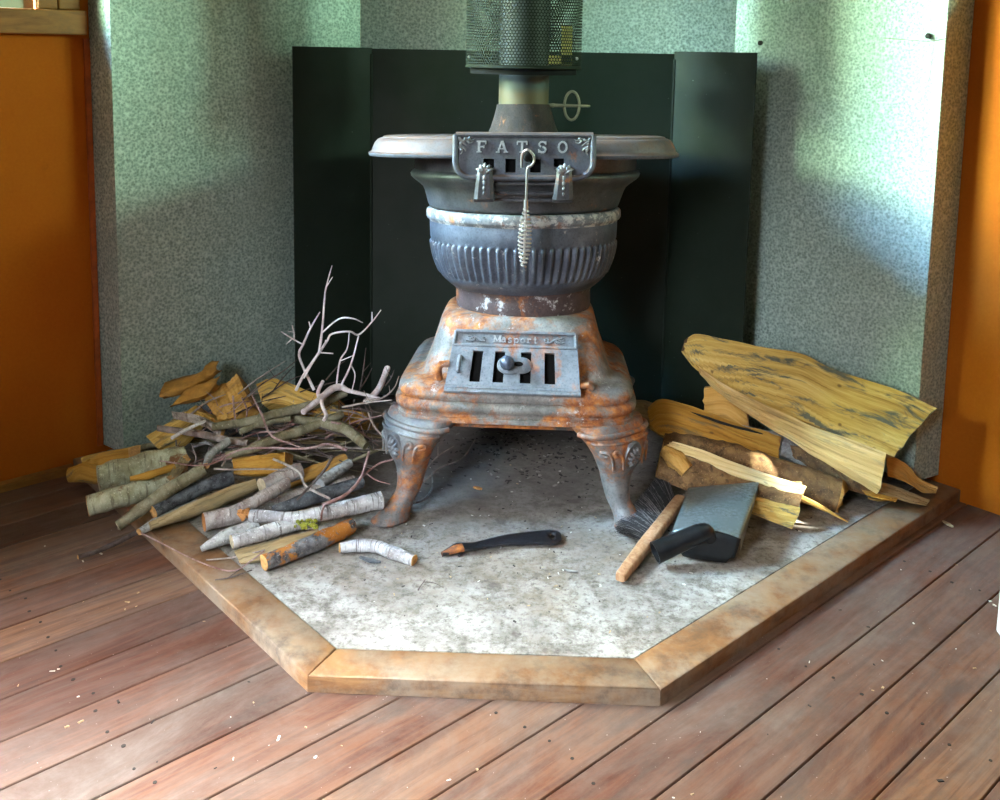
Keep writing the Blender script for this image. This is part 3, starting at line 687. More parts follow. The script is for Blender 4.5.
# spring-handled lifter hanging from the knob
kn = F2(Fd(.008, .748, .013)); t0 = kn + Vector((.001, -.012, 0))
lift = thing('stove_lifter', 'bright wire handle with coiled spring grip hanging from the stove door knob', 'handle', t0 + Vector((0, 0, -.24)))
b = MB(); pts = [t0 + Vector((-.0125, .004, -.022)), t0 + Vector((-.013, .004, -.010)), t0 + Vector((-.011, .0, .006)), t0 + Vector((-.002, -.002, .0135)), t0 + Vector((.009, -.001, .004)), t0 + Vector((.011, .0, -.008)), t0 + Vector((.006, .0, -.017)), t0 + Vector((-.001, .0, -.023)), t0 + Vector((-.002, .0, -.05)), t0 + Vector((-.0025, .0, -.10)), t0 + Vector((-.004, 0, -.205))]
b.tube(catmull(pts, 6), .0026, 8); b.build('hook_rod', M_STEELW, lift)
b = MB(); pts = []; turns = 15; nn = turns * 14; top = t0 + Vector((-.0025, 0, -.098)); ln = .117
for i in range(nn + 1):
    f = i / nn; r = .0038 + .0085 * (math.sin(PI * min(1, max(0, (f - .05) / .93))) ** .8); a = 2 * PI * turns * f
    pts.append(top + Vector((r * math.cos(a) - .002 * f, r * math.sin(a), -ln * f)))
b.tube(pts, .0021, 6); b.tube([top + Vector((0, 0, .014)), top + Vector((0, 0, -.008))], .0046, 10); b.build('coil_grip', M_STEELW, lift)
# flue
fl = thing('flue_pipe', 'stove flue pipe rising from a flaked rusty collar, heat stained above', 'pipe', F2((-.002, CYL, .785)))
M_CONE = m_iron('flaking_rust', (.008, .005, .004), (.034, .020, .015), rust=.06, rough=.9, metal=0., grit=1., seed=13.)
b = MB(); b.lathe([(.085, .7845), (.085, .788), (.079, .790), (.074, .80), (.066, .825), (.0605, .846), (.0595, .853), (.055, .853)], -.002, CYL, 48); b.map(F2).build('rusty_collar', M_CONE, fl)
ft = F2((-.002, CYL, .845))
nP = N('heat_tinted_pipe'); zz = nP.math('SUBTRACT', nP.sep()[2], nP.math('MULTIPLY', nP.math('SUBTRACT', nP.noise(14, 5), .5), .03))
nP.col(nP.mix(nP.ramp(nP.noise(40, 6, .7), [(.3, 0.), (.7, .5)]), nP.ramp(nP.math('MULTIPLY', zz, 4.), [(.25, (.085, .058, .012)), (.38, (.075, .048, .016)), (.44, (.028, .035, .032)), (.62, (.03, .04, .04)), (.9, (.022, .025, .022))]), (.05, .06, .05))).set(.6, .2)
b = MB(); b.lathe([(.0555, ft.z), (.0555, 2.33)], ft.x, ft.y, 48); pipe = b.build('pipe', nP.m, fl)
dz = F((0, CYL, .856)).z; M_DAMP = m_plain('dull_nickel', (.20, .20, .13), .5, .4)
b = MB(); b.tube(catmull([Vector((ft.x + .05, ft.y - .01, dz)), Vector((ft.x + .066, ft.y - .01, dz)), Vector((ft.x + .076, ft.y - .01, dz)), Vector((ft.x + .140, ft.y - .01, dz)), Vector((ft.x + .148, ft.y - .01, dz))], 4), lerps([.0035, .005, .004, .003, .001], 17), 8)
b.tube([Vector((ft.x + .107 + .0165 * math.cos(2 * PI * i / 32), ft.y - .01, dz + .0315 * math.sin(2 * PI * i / 32))) for i in range(33)], .0031, 8, caps=(False, False)); b.build('damper_handle', M_DAMP, fl)
# perforated guard
gd = thing('flue_guard', 'dark perforated metal cylinder around the flue pipe', 'guard', Vector((ft.x, ft.y, .94)))
M_GUARD = m_plain('guard_steel', (.008, .011, .006), .8, .0, .5, 16); M_GUARD.node_tree.nodes['Principled BSDF'].inputs['Specular IOR Level'].default_value = .15
GX, GY, GR, Z0 = ft.x - .002, ft.y, .1275, .9475
NC = 112; cw = 2 * PI / NC; hx = GR * cw; rs = hx * .866; b = MB(); rows = 46
def cyl(a, z, r=GR): return Vector((GX + r * math.cos(a), GY + r * math.sin(a), z))
for r in range(rows):
    for i in range(NC):
        a0 = (i + .5 * (r & 1)) * cw; zc = Z0 + .004 + rs * (r + .5)
        o_ = [b.vert(cyl(a0 + hx / 1.732 * math.cos(PI / 2 + k * PI / 3) / GR, zc + hx / 1.732 * math.sin(PI / 2 + k * PI / 3))) for k in range(6)]
        i_ = [b.vert(cyl(a0 + hx * .40 * math.cos(PI / 2 + k * PI / 3) / GR, zc + hx * .40 * math.sin(PI / 2 + k * PI / 3))) for k in range(6)]
        for k in range(6): b.face((o_[k], o_[(k + 1) % 6], i_[(k + 1) % 6], i_[k]))
ztop = Z0 + .004 + rs * rows
b.loft([[cyl(2 * PI * j / 96, z, GR) for j in range(96)] for z in (ztop - rs * .3, 2.2)], caps=(False, False))
b.loft([[cyl(2 * PI * j / 96, z, GR) for j in range(96)] for z in (Z0, Z0 + .007)], caps=(False, False))
b.loft([[cyl(2 * PI * j / 96, Z0 + .001 + .0022 * math.sin(k * PI / 3), GR + .0018 * math.cos(k * PI / 3)) for j in range(96)] for k in range(7)], caps=(False, False))
b.build('mesh_sleeve', M_GUARD, gd, angle=60)
b = MB(); b.loft([[cyl(2 * PI * j / 64, z, r) for j in range(64)] for r, z in ((.118, Z0 + .002), (.118, Z0 - .014), (.116, Z0 - .014), (.116, Z0 + .002))], caps=(False, False)); b.build('inner_ring', M_BLACK, gd)
for sx in (-1, 1):
    b = MB(); a = -PI / 2 + sx * 1.13; b.ball(cyl(a, Z0 + .022, GR + .001), .0036, 8); b.build('rivet', M_STEELW, gd)
b = MB(); M_BRASS = m_plain('brass_bracket', (.50, .46, .13), .45, .2)
b.box((GX + .094, GY - .02, Z0 + .050), (.024, .004, .085)); b.box((GX + .08, GY - .02, Z0 + .018), (.05, .004, .02)); b.build('stay_bracket', M_BRASS, gd, smooth=False)
# ------------------------------------------------------------------ fuel wood: materials
M_YEL = [m_split('yellow_split_wood', (.34, .185, .035), (.56, .35, .085), (.74, .54, .20), seed=0., damt=.92), m_split('golden_split_wood', (.34, .16, .03), (.55, .30, .07), (.68, .43, .15), seed=5., damt=.35), m_split('amber_split_wood', (.24, .10, .012), (.42, .21, .03), (.56, .33, .07), seed=9., damt=.6)]
M_PALEW = m_split('pale_split_wood', (.50, .33, .12), (.70, .52, .24), (.80, .66, .38), seed=3., damt=.2)
M_TAPER = m_split('fresh_split_wood', (.40, .23, .07), (.66, .44, .17), (.78, .58, .29), seed=17., damt=.35)
M_GREYW = m_split('weathered_split_wood', (.17, .12, .06), (.30, .22, .11), (.40, .31, .18), seed=12., damt=.5)
M_RBARK = m_bark('brown_log_bark', (.13, .065, .025), (.26, .15, .06), (.035, .02, .012), band=(40, 40, 1), amt=.7, bs=1.)
M_BIRCH = m_bark('birch_bark', (.32, .31, .31), (.60, .60, .61), (.075, .06, .055), band=(22, 260, 1), amt=.75)
M_BIRCHO = m_bark('papery_olive_birch_bark', (.30, .29, .17), (.50, .50, .36), (.08, .06, .035), band=(26, 150, 1), amt=.6, patch=(.17, .075, .03))
M_GREYB = m_bark('grey_lichen_bark', (.20, .19, .18), (.42, .43, .42), (.05, .045, .045), band=(60, 60, 1), amt=.6)
M_PINKB = m_bark('grey_pink_bark', (.24, .19, .17), (.46, .42, .40), (.09, .06, .05), band=(30, 160, 1), amt=.6)
M_DARKB = m_bark('dark_lichen_bark', (.035, .035, .042), (.13, .14, .15), (.01, .01, .012), band=(60, 60, 1), amt=.6)
M_OLIVB = m_bark('olive_bark', (.15, .13, .07), (.27, .25, .17), (.06, .05, .03), band=(30, 90, 1), amt=.5)
M_ORLB = m_bark('orange_lichen_bark', (.045, .045, .05), (.24, .24, .25), (.015, .015, .016), band=(30, 60, 1), amt=.5, patch=(.40, .15, .025), pth=.50)
M_TWIG = m_bark('grey_twig_bark', (.20, .165, .14), (.42, .36, .33), (.10, .06, .05), band=(60, 200, 1), amt=.4, spots=False)
M_RTWIG = m_bark('red_twig_bark', (.20, .10, .085), (.42, .30, .29), (.09, .035, .03), band=(60, 200, 1), amt=.4, spots=False)
M_DTWIG = m_bark('dark_twig_bark', (.055, .04, .035), (.13, .10, .09), (.03, .02, .02), band=(60, 200, 1), amt=.4, spots=False)
M_WTWIG = m_bark('pale_twig_bark', (.56, .50, .50), (.82, .77, .78), (.34, .20, .19), band=(60, 140, 1), amt=.35, spots=False)
M_CUT = m_plain('fresh_cut_wood', (.50, .27, .09), .75, 0, .45, 60)
M_CUTP = m_plain('pale_cut_wood', (.42, .34, .22), .75, 0, .35, 60)
M_OCUT = m_iron('torn_orange_wood', (.26, .09, .02), (.52, .24, .07), rough=.8, metal=0., grit=.8)
M_MOSS = m_iron('moss', (.10, .13, .015), (.28, .26, .02), rough=.9, metal=0., grit=.8)
M_PAPER = m_plain('brown_paper', (.44, .21, .035), .7, 0, .4, 22)
SEED = [0]
def stick(name, label, cat, mat, pts, r, ends=(None, None), n=10, rough=.10, per=7, jag=(.0, .0), group=None, extra=()):
    """pts: survey points (x, y, height); r: half-widths in survey units; extra: side shoots [(pts, r)]"""
    SEED[0] += 1.7
    if cat == 'twig': r = [v * .72 for v in r]; extra = [(e, [v * .72 for v in k]) for e, k in extra]
    W = [P(*q) for q in pts]; W = catmull(W, per)
    rad = [v * mpp(p) for v, p in zip(lerps(list(r), len(W)), W)]
    n = 14 if max(r) > 5 else 10 if max(r) > 3 else 7
    rings = tube_rings(W, rad, n, rough, SEED[0], jag)
    b = MB(); b.loft(rings, True, (ends[0] is None, ends[1] is None))
    for ep, er in extra:
        We = catmull([P(*q) for q in ep], per); b.tube(We, [v * mpp(p) for v, p in zip(lerps(list(er), len(We)), We)], 6, rough=rough, seed=SEED[0])
    o = props(b.build(name, mat, angle=70), label, cat, group)
    for k, e in enumerate(ends):
        if e is None: continue
        rg = rings[0] if k == 0 else rings[-1]; t = (W[0] - W[1]).normalized() if k == 0 else (W[-1] - W[-2]).normalized()
        c = sum(rg, Vector()) / len(rg); b = MB()
        b.loft([rg, [c + (p - c) * .97 + t * .0008 + t * .002 * noise.noise(p * 90) for p in rg], [c + (p - c) * .5 + t * (.0015 + .004 * noise.noise(p * 70)) for p in rg]], True, (False, True)); b.build('cut_end', e, o, angle=30)
    return o
def yfix(pts): return pts
# ------------------------------------------------------------------ the pile to the left of the stove: (name, label, category, bark, path, half-widths, ends)
H0 = HH
LP = [
 ('birch_log', 'thick olive birch log lying at the very back against the left wall', 'log', M_BIRCHO, [(98, 478, .075), (135, 470, .078), (185, 460, .08)], [13, 14.5, 15], (None, None)),
 ('log', 'short yellow split log end poking out left of the thick olive birch log', 'log', M_YEL[2], [(69, 475, .045), (84, 473, .05), (104, 476, .05)], [7, 9.5, 9], (None, None)),
 ('birch_log', 'birch log with peeling papery bark overhanging the hearth on the left', 'log', M_BIRCHO, [(88, 506, .060), (120, 497, .068), (168, 483, .075)], [10, 11, 10.5], (M_CUT, None)),
 ('stick', 'yellow olive bare stick lying between two birch logs', 'stick', M_YEL[2], [(130, 479, .11), (150, 475, .11), (174, 467, .11)], [2.5, 4, 3.6], (None, None)),
 ('branch', 'smooth olive branch slanting over the peeling birch log', 'branch', M_OLIVB, [(118, 526, .045), (158, 497, .085), (204, 468, .125)], [5, 7, 6.5], (M_CUTP, None)),
 ('stick', 'dark mottled stick with an orange cut end, second behind the long split stick', 'stick', M_DARKB, [(153, 512, .062), (190, 492, .075), (232, 476, .09)], [7.2, 8, 7.6], (M_CUT, None)),
 ('stick', 'thin mottled grey stick with orange tip jutting past the hearth corner', 'stick', M_GREYB, [(139.5, 532, .040), (160, 520, .045), (196, 503, .05)], [3.6, 5.4, 5], (M_CUT, None)),
 ('stick', 'thin black stick with a pale tip lying on the floorboards', 'stick', M_DTWIG, [(78, 557, .012), (98, 551, .012), (122, 540, .022), (142, 530, .03)], [2.4, 2.6, 3, 2.6], (M_CUT, None)),
 ('stick', 'long brown split stick with a weathered face crossing the hearth edge', 'stick', M_GREYW, [(150, 526, .048), (200, 507, .056), (255, 484, .07)], [4.2, 8, 7], (None, None)),
 ('branch', 'thick grey pink branch with a broken left end under the mossy birch log', 'branch', M_PINKB, [(204, 522, .052), (250, 511, .055), (303, 496, .058), (354, 482, .062)], [9, 10, 8, 6.5], (M_OCUT, None)),
 ('branch', 'forked grey bark branch lying over the thick grey pink branch', 'branch', M_PINKB, [(240, 508, .085), (264, 497, .09), (287, 483, .098)], [5.5, 7, 6], (None, M_CUT)),
 ('log', 'short grey log with a pale sawn face high in the stick pile', 'log', M_PINKB, [(262, 486, .088), (280, 478, .092), (301, 470, .098)], [8, 8, 7.6], (M_CUTP, None)),
 ('stick', 'yellow split stick behind the pale sawn log', 'stick', M_YEL[1], [(282, 484, .075), (315, 472, .082), (345, 458, .092)], [7, 7, 5], (None, None)),
 ('stick', 'short blue grey stick with rounded tip and yellow split side', 'stick', M_GREYB, [(320, 484, .078), (335, 473, .086), (350, 463, .094)], [6.5, 6, 4.4], (None, None)),
 ('stick', 'dark lichen stick behind the mossy birch log', 'stick', M_DARKB, [(274, 512, .07), (300, 502, .076), (324, 494, .08), (362, 482, .083)], [5.5, 7, 7, 6], (None, M_OCUT)),
 ('birch_log', 'pale bent birch log with a torn orange end and green moss', 'log', M_BIRCH, [(250, 516, .078), (272, 517, .078), (294, 518, .078), (320, 514, .078), (350, 507, .078), (381, 500, .078)], [6.4, 6, 6.6, 7.6, 8.2, 8.6], (None, M_CUT)),
 ('stick', 'grey speckled stick with a charred black tip on the hearth edge', 'stick', M_GREYB, [(201, 549, H0 + .010), (228, 536, H0 + .022), (258, 525, H0 + .03)], [3, 8, 7], (None, None)),
 ('birch_stick', 'short blue white birch stick lying over the flat bark slab', 'stick', M_BIRCH, [(232, 542, .062), (256, 535, .064), (283, 527, .066), (318, 519, .06)], [6.6, 7.4, 7, 6], (M_CUTP, None)),
 ('stick', 'black stick with orange lichen and a sawn orange end, nearest in the pile', 'stick', M_ORLB, [(264, 563, .046), (300, 549, .047), (330, 536, .048), (352, 526, .048)], [8, 8.6, 8.6, 7.6], (M_CUT, None)),
 ('birch_stick', 'white curved birch stick lying alone on the bare hearth', 'stick', M_BIRCH, [(340, 548, .042), (359, 545.5, .042), (377, 547, .042), (393, 553, .042), (414, 560, .040)], [5, 6.2, 6.2, 6.8, 5.6], (M_CUT, M_CUT)),
 ('branch', 'long grey branch sloping across the top of the stick pile', 'branch', M_OLIVB, [(212, 427, .165), (250, 421, .172), (283, 412, .182), (320, 403, .19), (346, 393, .20)], [3.6, 4.4, 4.6, 4.4, 3.6], (None, None)),
 ('branch', 'second grey branch just beneath the long sloping one', 'branch', M_OLIVB, [(240, 432, .158), (264, 423, .165), (290, 419, .165)], [3, 3.4, 3], (None, None)),
 ('branch', 'grey stick with rusty end resting on the split board at the back', 'branch', M_TWIG, [(158, 428, .150), (200, 434, .145), (226, 440, .14), (248, 443, .138)], [3, 3.6, 3.6, 3], (M_CUT, None)),
 ('twig', 'bright white twig end lying on the brown bark strip', 'twig', M_WTWIG, [(172, 438, .165), (186, 430, .168), (205, 421, .172)], [2.6, 2.8, 2], (None, None)),
 ('stick', 'short bluish stub with a bright orange sawn end amid red twigs', 'stick', M_GREYB, [(206, 466, .130), (211, 454, .138), (228, 441, .148)], [3.6, 4.4, 4.2], (M_CUT, None)),
 ('branch', 'curving olive branch through the middle of the stick pile', 'branch', M_OLIVB, [(226, 455, .128), (248, 450, .13), (278, 438, .145), (306, 429, .152), (342, 414, .165)], [3.5, 4.6, 5, 5, 4], (None, None)),
 ('branch', 'dark crooked branch sagging right towards the stove leg', 'branch', M_OLIVB, [(286, 417, .16), (323, 424, .155), (345, 429, .148), (366, 446, .125)], [4, 5.4, 5.4, 4.4], (None, None)),
 ('branch', 'short pale upright stub rising beside the stove base', 'branch', M_WTWIG, [(365, 402, .185), (378, 390, .20), (387.5, 368, .23)], [2.6, 3.2, 3.2], (None, M_CUT)),
 ('branch', 'arched white branch with a bare bent side shoot', 'branch', M_WTWIG, [(303, 412, .205), (320, 399, .212), (332, 389, .222), (341, 387, .222), (350, 391, .215), (380, 398, .195)], [3, 3.2, 3.6, 3.4, 2.2, 1.2], (None, None), [([(321, 398, .212), (322.5, 406, .208), (326, 415, .203), (324, 420, .202)], [2.2, 2, 2.2, 1.8]), ([(319, 397, .213), (318.5, 391, .22), (323, 381, .235)], [2.2, 2, 1.8])]),
 ('twig', 'pale kinked twig hanging over the dark lichen stick', 'twig', M_TWIG, [(273, 459, .145), (287, 465, .135), (300, 473, .125), (306, 486, .108), (330, 499, .096)], [1.6, 1.8, 2, 2, 1.8], (None, None)),
 ('twig', 'reddish twig with a forked tip standing in front of the left stove leg', 'twig', M_RTWIG, [(322, 505, .098), (340, 498, .105), (351, 490, .112), (361, 477, .125), (369, 452, .155)], [2.2, 2.6, 2.4, 2, 1.8], (None, None), [([(357, 483, .118), (366, 473, .125), (380, 463, .135), (393, 459, .14), (404, 448, .15)], [1.8, 1.8, 1.5, 1.3, .8]), ([(366, 473, .125), (376, 480, .115), (390, 484, .108)], [1.1, .9, .7]), ([(325, 503, .1), (322, 512, .095), (321, 521, .085)], [1.6, 1.4, 1.2])]),
 ('twig', 'dark thin twig leaning across the pale kinked twig', 'twig', M_DTWIG, [(332, 457, .15), (326, 468, .135), (314, 482, .115), (297, 500, .095)], [2.2, 2, 2, 1.5], (None, None)),
 ('twig', 'long reddish twig lying level across the pile', 'twig', M_RTWIG, [(160, 461, .13), (206, 465, .135), (244, 449, .15), (305, 448.5, .15), (328, 444, .152), (347, 450, .145)], [1, 1.4, 1.6, 1.8, 2, 2.4], (None, None)),
 ('twig', 'white thin twig lying low across the pile above the sawn grey log', 'twig', M_TWIG, [(214, 468.5, .125), (230, 469.5, .122), (260, 469, .12), (288, 470, .12)], [1.2, 1.4, 1.3, 1], (None, None)),
 ('twig', 'red twig bending from upper left to the pile middle', 'twig', M_RTWIG, [(252, 395, .215), (262, 415, .19), (272, 436, .165), (300, 447, .155)], [1.2, 1.6, 1.6, 1.2], (None, None)),
 ('twig', 'thin pale root-like twig trailing off the hearth edge', 'twig', M_RTWIG, [(141, 533, .045), (165, 545, H0 + .004), (200, 562, H0 + .003), (232, 571, H0 + .003), (252, 560, H0 + .010), (264, 551, H0 + .02)], [1, .9, 1, 1, 1, .8], (None, None)),
 ('twig', 'grey thin stick lying along the front of the bark slab', 'twig', M_TWIG, [(206, 560, H0 + .004), (235, 557, H0 + .008), (265, 550, H0 + .018)], [1, 1.4, 1.2], (None, None)),
 ('twig', 'short black twig on the hearth beyond the stick pile front', 'twig', M_DTWIG, [(215, 580, H0 + .002), (232, 577, H0 + .003), (252, 570, H0 + .003)], [.8, 1.1, .8], (None, None), [([(228, 578, H0 + .003), (243, 567, H0 + .003)], [.8, .6])]),
 ('twig', 'curved grey twig arching under the stove behind its left leg', 'twig', M_TWIG, [(424, 482, H0 + .004), (440, 468, H0 + .008), (462, 458, H0 + .016), (475, 440, H0 + .03)], [1.2, 1.2, 1, .8], (None, None)),
 ('twig', 'small forked grey twig under the stove close to its left leg', 'twig', M_TWIG, [(425, 470, H0 + .004), (438, 456, H0 + .01), (454, 446, H0 + .014)], [1.1, 1, .7], (None, None), [([(438, 456, H0 + .01), (438, 446, H0 + .02)], [.8, .6])]),
 ('twig', 'knobbly grey twig lying beside the inner side of the left stove foot', 'twig', M_GREYB, [(412, 503, H0 + .006), (424, 499, H0 + .006), (432, 488, H0 + .006), (432, 473, H0 + .012)], [2.2, 2, 1.4, .9], (None, None)),
 ('twig', 'tiny black twig lying on the hearth centre front', 'twig', M_DTWIG, [(418, 590, H0 + .002), (425, 580, H0 + .003)], [1, .8], (None, None), [([(424, 582, H0 + .002), (434, 583, H0 + .002), (444, 588, H0 + .002)], [.6, .6, .4])]),
]
for L in LP:
    stick(L[0], L[1], L[2], L[3], L[4], L[5], L[6], extra=L[7] if len(L) > 7 else (), rough=.09 if max(L[5]) < 3 else .17)
torn = [o for o in C.objects if o.get('label', '').startswith('pale bent birch')][0]
b = MB()
for i in range(9):
    c = P(245 + random.uniform(-7, 8), 513 + random.uniform(-6, 7), .080); d = Vector((random.uniform(-1.2, .2), random.uniform(-.4, .3), random.uniform(-.5, .6))).normalized()
    b.tube(catmull([c - d * .008, c, c + d * random.uniform(.006, .014)], 3), [.0065, .0075, .007, .006, .005, .004, .002], 6, rough=.5, seed=i)
b.build('torn_end', M_OCUT, torn)
b = MB()
for i in range(46):
    c = P(random.uniform(296, 318), random.uniform(518, 527), .082); b.ball(c + Vector((0, -.006, 0)), random.uniform(.002, .0042), 6)
props(b.build('moss', M_MOSS, torn), kind='stuff')
# upright pale branch behind the heap
br = [([(296, 390), (304, 374.5), (319, 352.6), (327, 341), (332, 334), (349.6, 331.5), (358.6, 334.7), (372, 321.7), (381, 310)], [2.4, 2.2, 2.1, 1.8, 1.5, 1.4, 1.3, 1.1, .7], 0.),
      ([(314, 390), (302.5, 365.6), (299, 354), (303, 344.5), (310.6, 328), (320, 312)], [2.2, 2, 1.9, 1.8, 1.5, .9], .02),
      ([(303, 344.5), (294, 339.6), (281, 331.5)], [1.2, 1.1, .7], .02), ([(294, 339.6), (294, 333), (292, 325)], [1, 1, .7], .025), ([(292, 339), (286, 344.5)], [1, .7], .015), ([(310.6, 328), (309, 321.7)], [1.2, .8], .02), ([(294, 332), (288.5, 331.5)], [.8, .6], .02),
      ([(319, 352.6), (322, 331.5), (324.4, 302), (326, 287.6), (332, 265.7)], [1.8, 1.7, 1.5, 1.2, .7], -.01), ([(326, 287.6), (332.6, 277)], [.9, .6], -.01), ([(322, 332.5), (339, 319), (353, 318.5), (362.6, 322.6)], [1.3, 1.2, 1.1, .7], -.02), ([(320, 352.6), (333, 353.5)], [1.3, .9], 0.),
      ([(340, 388), (351, 364), (358.6, 336)], [1.8, 1.5, 1.1], -.01), ([(336, 388), (340, 361), (347, 349), (349.6, 331.5)], [1.3, 1.3, 1.1, .8], .01), ([(340, 361), (354.5, 355)], [.9, .7], 0.), ([(351, 365), (355, 375), (352, 391)], [1.1, 1, .8], 0.), ([(372, 321), (372, 312)], [.9, .6], 0.), ([(325, 345), (325.5, 340)], [1.1, .8], 0.), ([(304, 378), (312, 364), (320, 352)], [1.4, 1.4, 1.2], -.015)]
b = MB()
for path, rr, dy in br:
    W = catmull([Q(x, y, -1.02 + dy + .012 * math.sin(x * .3)) for x, y in path], 5); b.tube(W, [v * .68 * mpp(p) for v, p in zip(lerps(rr, len(W)), W)], 7, rough=.2, seed=path[0][0])
props(b.build('branch', M_WTWIG), 'pale bare branch with forking twigs standing up from the stick pile', 'branch')
# fine bare twigs in the tangle
fine = [([(238, 394, -1.0), (256, 380, -1.0), (285, 361, -1.0)], M_TWIG, .9), ([(243, 400, -1.02), (262, 384, -1.0), (282, 372, -.98), (297, 360, -.97)], M_DTWIG, .8), ([(262, 408, -1.0), (278, 384, -.96), (294, 366, -.95)], M_DTWIG, .8), ([(326, 380, -.98), (338, 366, -.96), (345, 361, -.95)], M_DTWIG, .8), ([(300, 392, -1.0), (318, 386, -.96), (345, 380, -.95)], M_DTWIG, .7),
        ([(360, 390, -.98), (363, 372, -.95), (366, 348, -.93)], M_DTWIG, .9), ([(358, 392, -1.0), (366, 380, -.97), (372, 368, -.95)], M_DTWIG, .8), ([(385, 386, -1.03), (391, 378, -1.02), (394, 370, -1.02)], M_DTWIG, .7), ([(365, 400, -1.05), (382, 398, -1.06), (394, 388, -1.07), (399, 376, -1.06)], M_TWIG, 1.), ([(342, 407, -1.08), (370, 402, -1.08), (392, 400, -1.1)], M_TWIG, 1.1),
        ([(368, 412, -1.12), (374, 426, -1.13), (384, 438, -1.14), (390, 452, -1.15)], M_TWIG, 1.), ([(350, 462, -1.1), (372, 452, -1.08), (392, 446, -1.05)], M_OLIVB, 1.8), ([(242, 398, -1.0), (247, 412, -1.05), (242, 436, -1.1)], M_RTWIG, 1.), ([(233, 396, -1.02), (234, 410, -1.05), (237, 432, -1.1)], M_RTWIG, 1.1), ([(238, 440, -1.12), (262, 432, -1.1), (290, 434, -1.1), (304, 436, -1.1)], M_RTWIG, 1.),
        ([(232, 462, -1.12), (246, 450, -1.12), (272, 442, -1.12), (300, 442, -1.1)], M_RTWIG, 1.1), ([(190, 449, -1.1), (196, 456, -1.12), (194, 466, -1.13)], M_TWIG, 1.), ([(176, 440, -1.1), (177, 454, -1.1)], M_TWIG, .9), ([(194, 446, -1.08), (208, 443, -1.1), (222, 452, -1.12)], M_GREYB, 1.8), ([(222, 466, -1.13), (230, 452, -1.12), (236, 444, -1.1)], M_TWIG, 1.),
        ([(290, 440, -1.1), (320, 452, -1.12), (352, 466, -1.13)], M_DTWIG, 1.), ([(310, 455, -1.1), (335, 447, -1.06), (362, 437, -1.03)], M_OLIVB, 1.6), ([(296, 436, -1.06), (330, 440, -1.04), (368, 456, -1.03)], M_DTWIG, 1.2), ([(352, 430, -1.02), (366, 420, -1.0), (384, 416, -.98)], M_DTWIG, 1.3), ([(262, 428, -1.0), (292, 436, -1.0), (330, 436, -1.0)], M_OLIVB, 1.9), ([(330, 455, -1.1), (352, 462, -1.1), (378, 470, -1.1)], M_DTWIG, 1.4),
        ([(252, 452, -1.1), (280, 460, -1.12), (312, 462, -1.12)], M_DTWIG, 1.3), ([(330, 410, -1.04), (352, 412, -1.02), (372, 420, -1.)], M_TWIG, 1.2), ([(228, 436, -1.06), (250, 428, -1.03), (276, 428, -1.0)], M_DTWIG, 1.3), ([(364, 440, -1.05), (372, 416, -1.02), (366, 398, -1.0)], M_DTWIG, .9), ([(262, 398, -1.), (290, 380, -.95), (308, 374, -.94)], M_DTWIG, .7), ([(236, 414, -1.04), (262, 402, -1.0), (286, 396, -.98)], M_DTWIG, .8)]
for path, mt, r in fine:
    W = catmull([Q(*q) for q in path], 5)
    for p in W: p.z = max(p.z, H0 + .004)
    b = MB(); b.tube(W, [v * mpp(p) for v, p in zip(lerps([r * 1.0, r * .9, r * .45], len(W)), W)], 6, rough=.1, seed=r)
    d = W[len(W) // 2]; b.tube([d, d + Vector((random.uniform(-.02, .03), random.uniform(-.01, .02), random.uniform(.005, .03)))], [r * .0013, r * .0006], 5)
    props(b.build('twig', mt), 'fine bare twig tangled in the stick pile left of the stove', 'twig', 'fine twigs in the stick pile')
rt = random.Random(31)
for i in range(34):
    x, y = rt.uniform(205, 372), rt.uniform(398, 462); a = rt.gauss(-.18, .5); ln = rt.uniform(22, 52); dY = rt.uniform(-.02, .03); k = rt.uniform(-6, 6); r = rt.uniform(.7, 1.25)
    y0 = -.93 - (y - 375) * .0022 + dY
    path = [(x - ln * math.cos(a), y - ln * math.sin(a) * .6, y0 - .02), (x, y + k, y0), (x + ln * math.cos(a), y + ln * math.sin(a) * .6, y0 + .01)]
    W = catmull([Q(*q) for q in path], 5)
    for p in W: p.z = max(p.z, H0 + .004)
    if min(((p.x - p.y) * S for p in W)) < .10: continue
    b = MB(); b.tube(W, [v * mpp(p) for v, p in zip(lerps([r, r * .9, r * .4], len(W)), W)], 6, rough=.15, seed=i)
    for j in (4, 7):
        d = W[j]; b.tube([d, d + Vector((rt.uniform(-.03, .04), rt.uniform(-.01, .01), rt.uniform(.0, .035)))], [r * .0012, r * .0004], 5)
    props(b.build('twig', rt.choice([M_RTWIG, M_RTWIG, M_DTWIG, M_TWIG, M_OLIVB])), 'fine bare twig tangled in the stick pile left of the stove', 'twig', 'fine twigs in the stick pile')
# older sticks buried at the bottom of the heap
for i in range(16):
    x = random.uniform(-.86, -.42); y = random.uniform(-1.02, -.84); 
    if x > y - .02 + .0 and False: pass
    x = max(x, y + .13 - .0) if x < y + .13 else x
    a = random.uniform(-.5, .5); ln = random.uniform(.09, .17); z = H0 + random.uniform(.012, .085)
    d = Vector((math.cos(a), math.sin(a) * .6, random.uniform(-.08, .08))); c = Vector((x, y, z))
    pts = catmull([c - d * ln, c + Vector((0, 0, .006)), c + d * ln], 5)
    for p in pts:
        p.z = max(p.z, H0 + .012)
        k = (p.x - p.y) * S - .10
        if k < 0: p.x -= k
    r = random.uniform(.006, .012); b = MB(); b.tube(pts, lerps([r, r * 1.1, r * .8], len(pts)), 8, rough=.12, seed=i)
    props(b.build('stick', random.choice([M_OLIVB, M_DARKB, M_OLIVB, M_GREYW])), 'dim old stick buried at the bottom of the stick pile', 'stick', 'buried sticks in the pile')
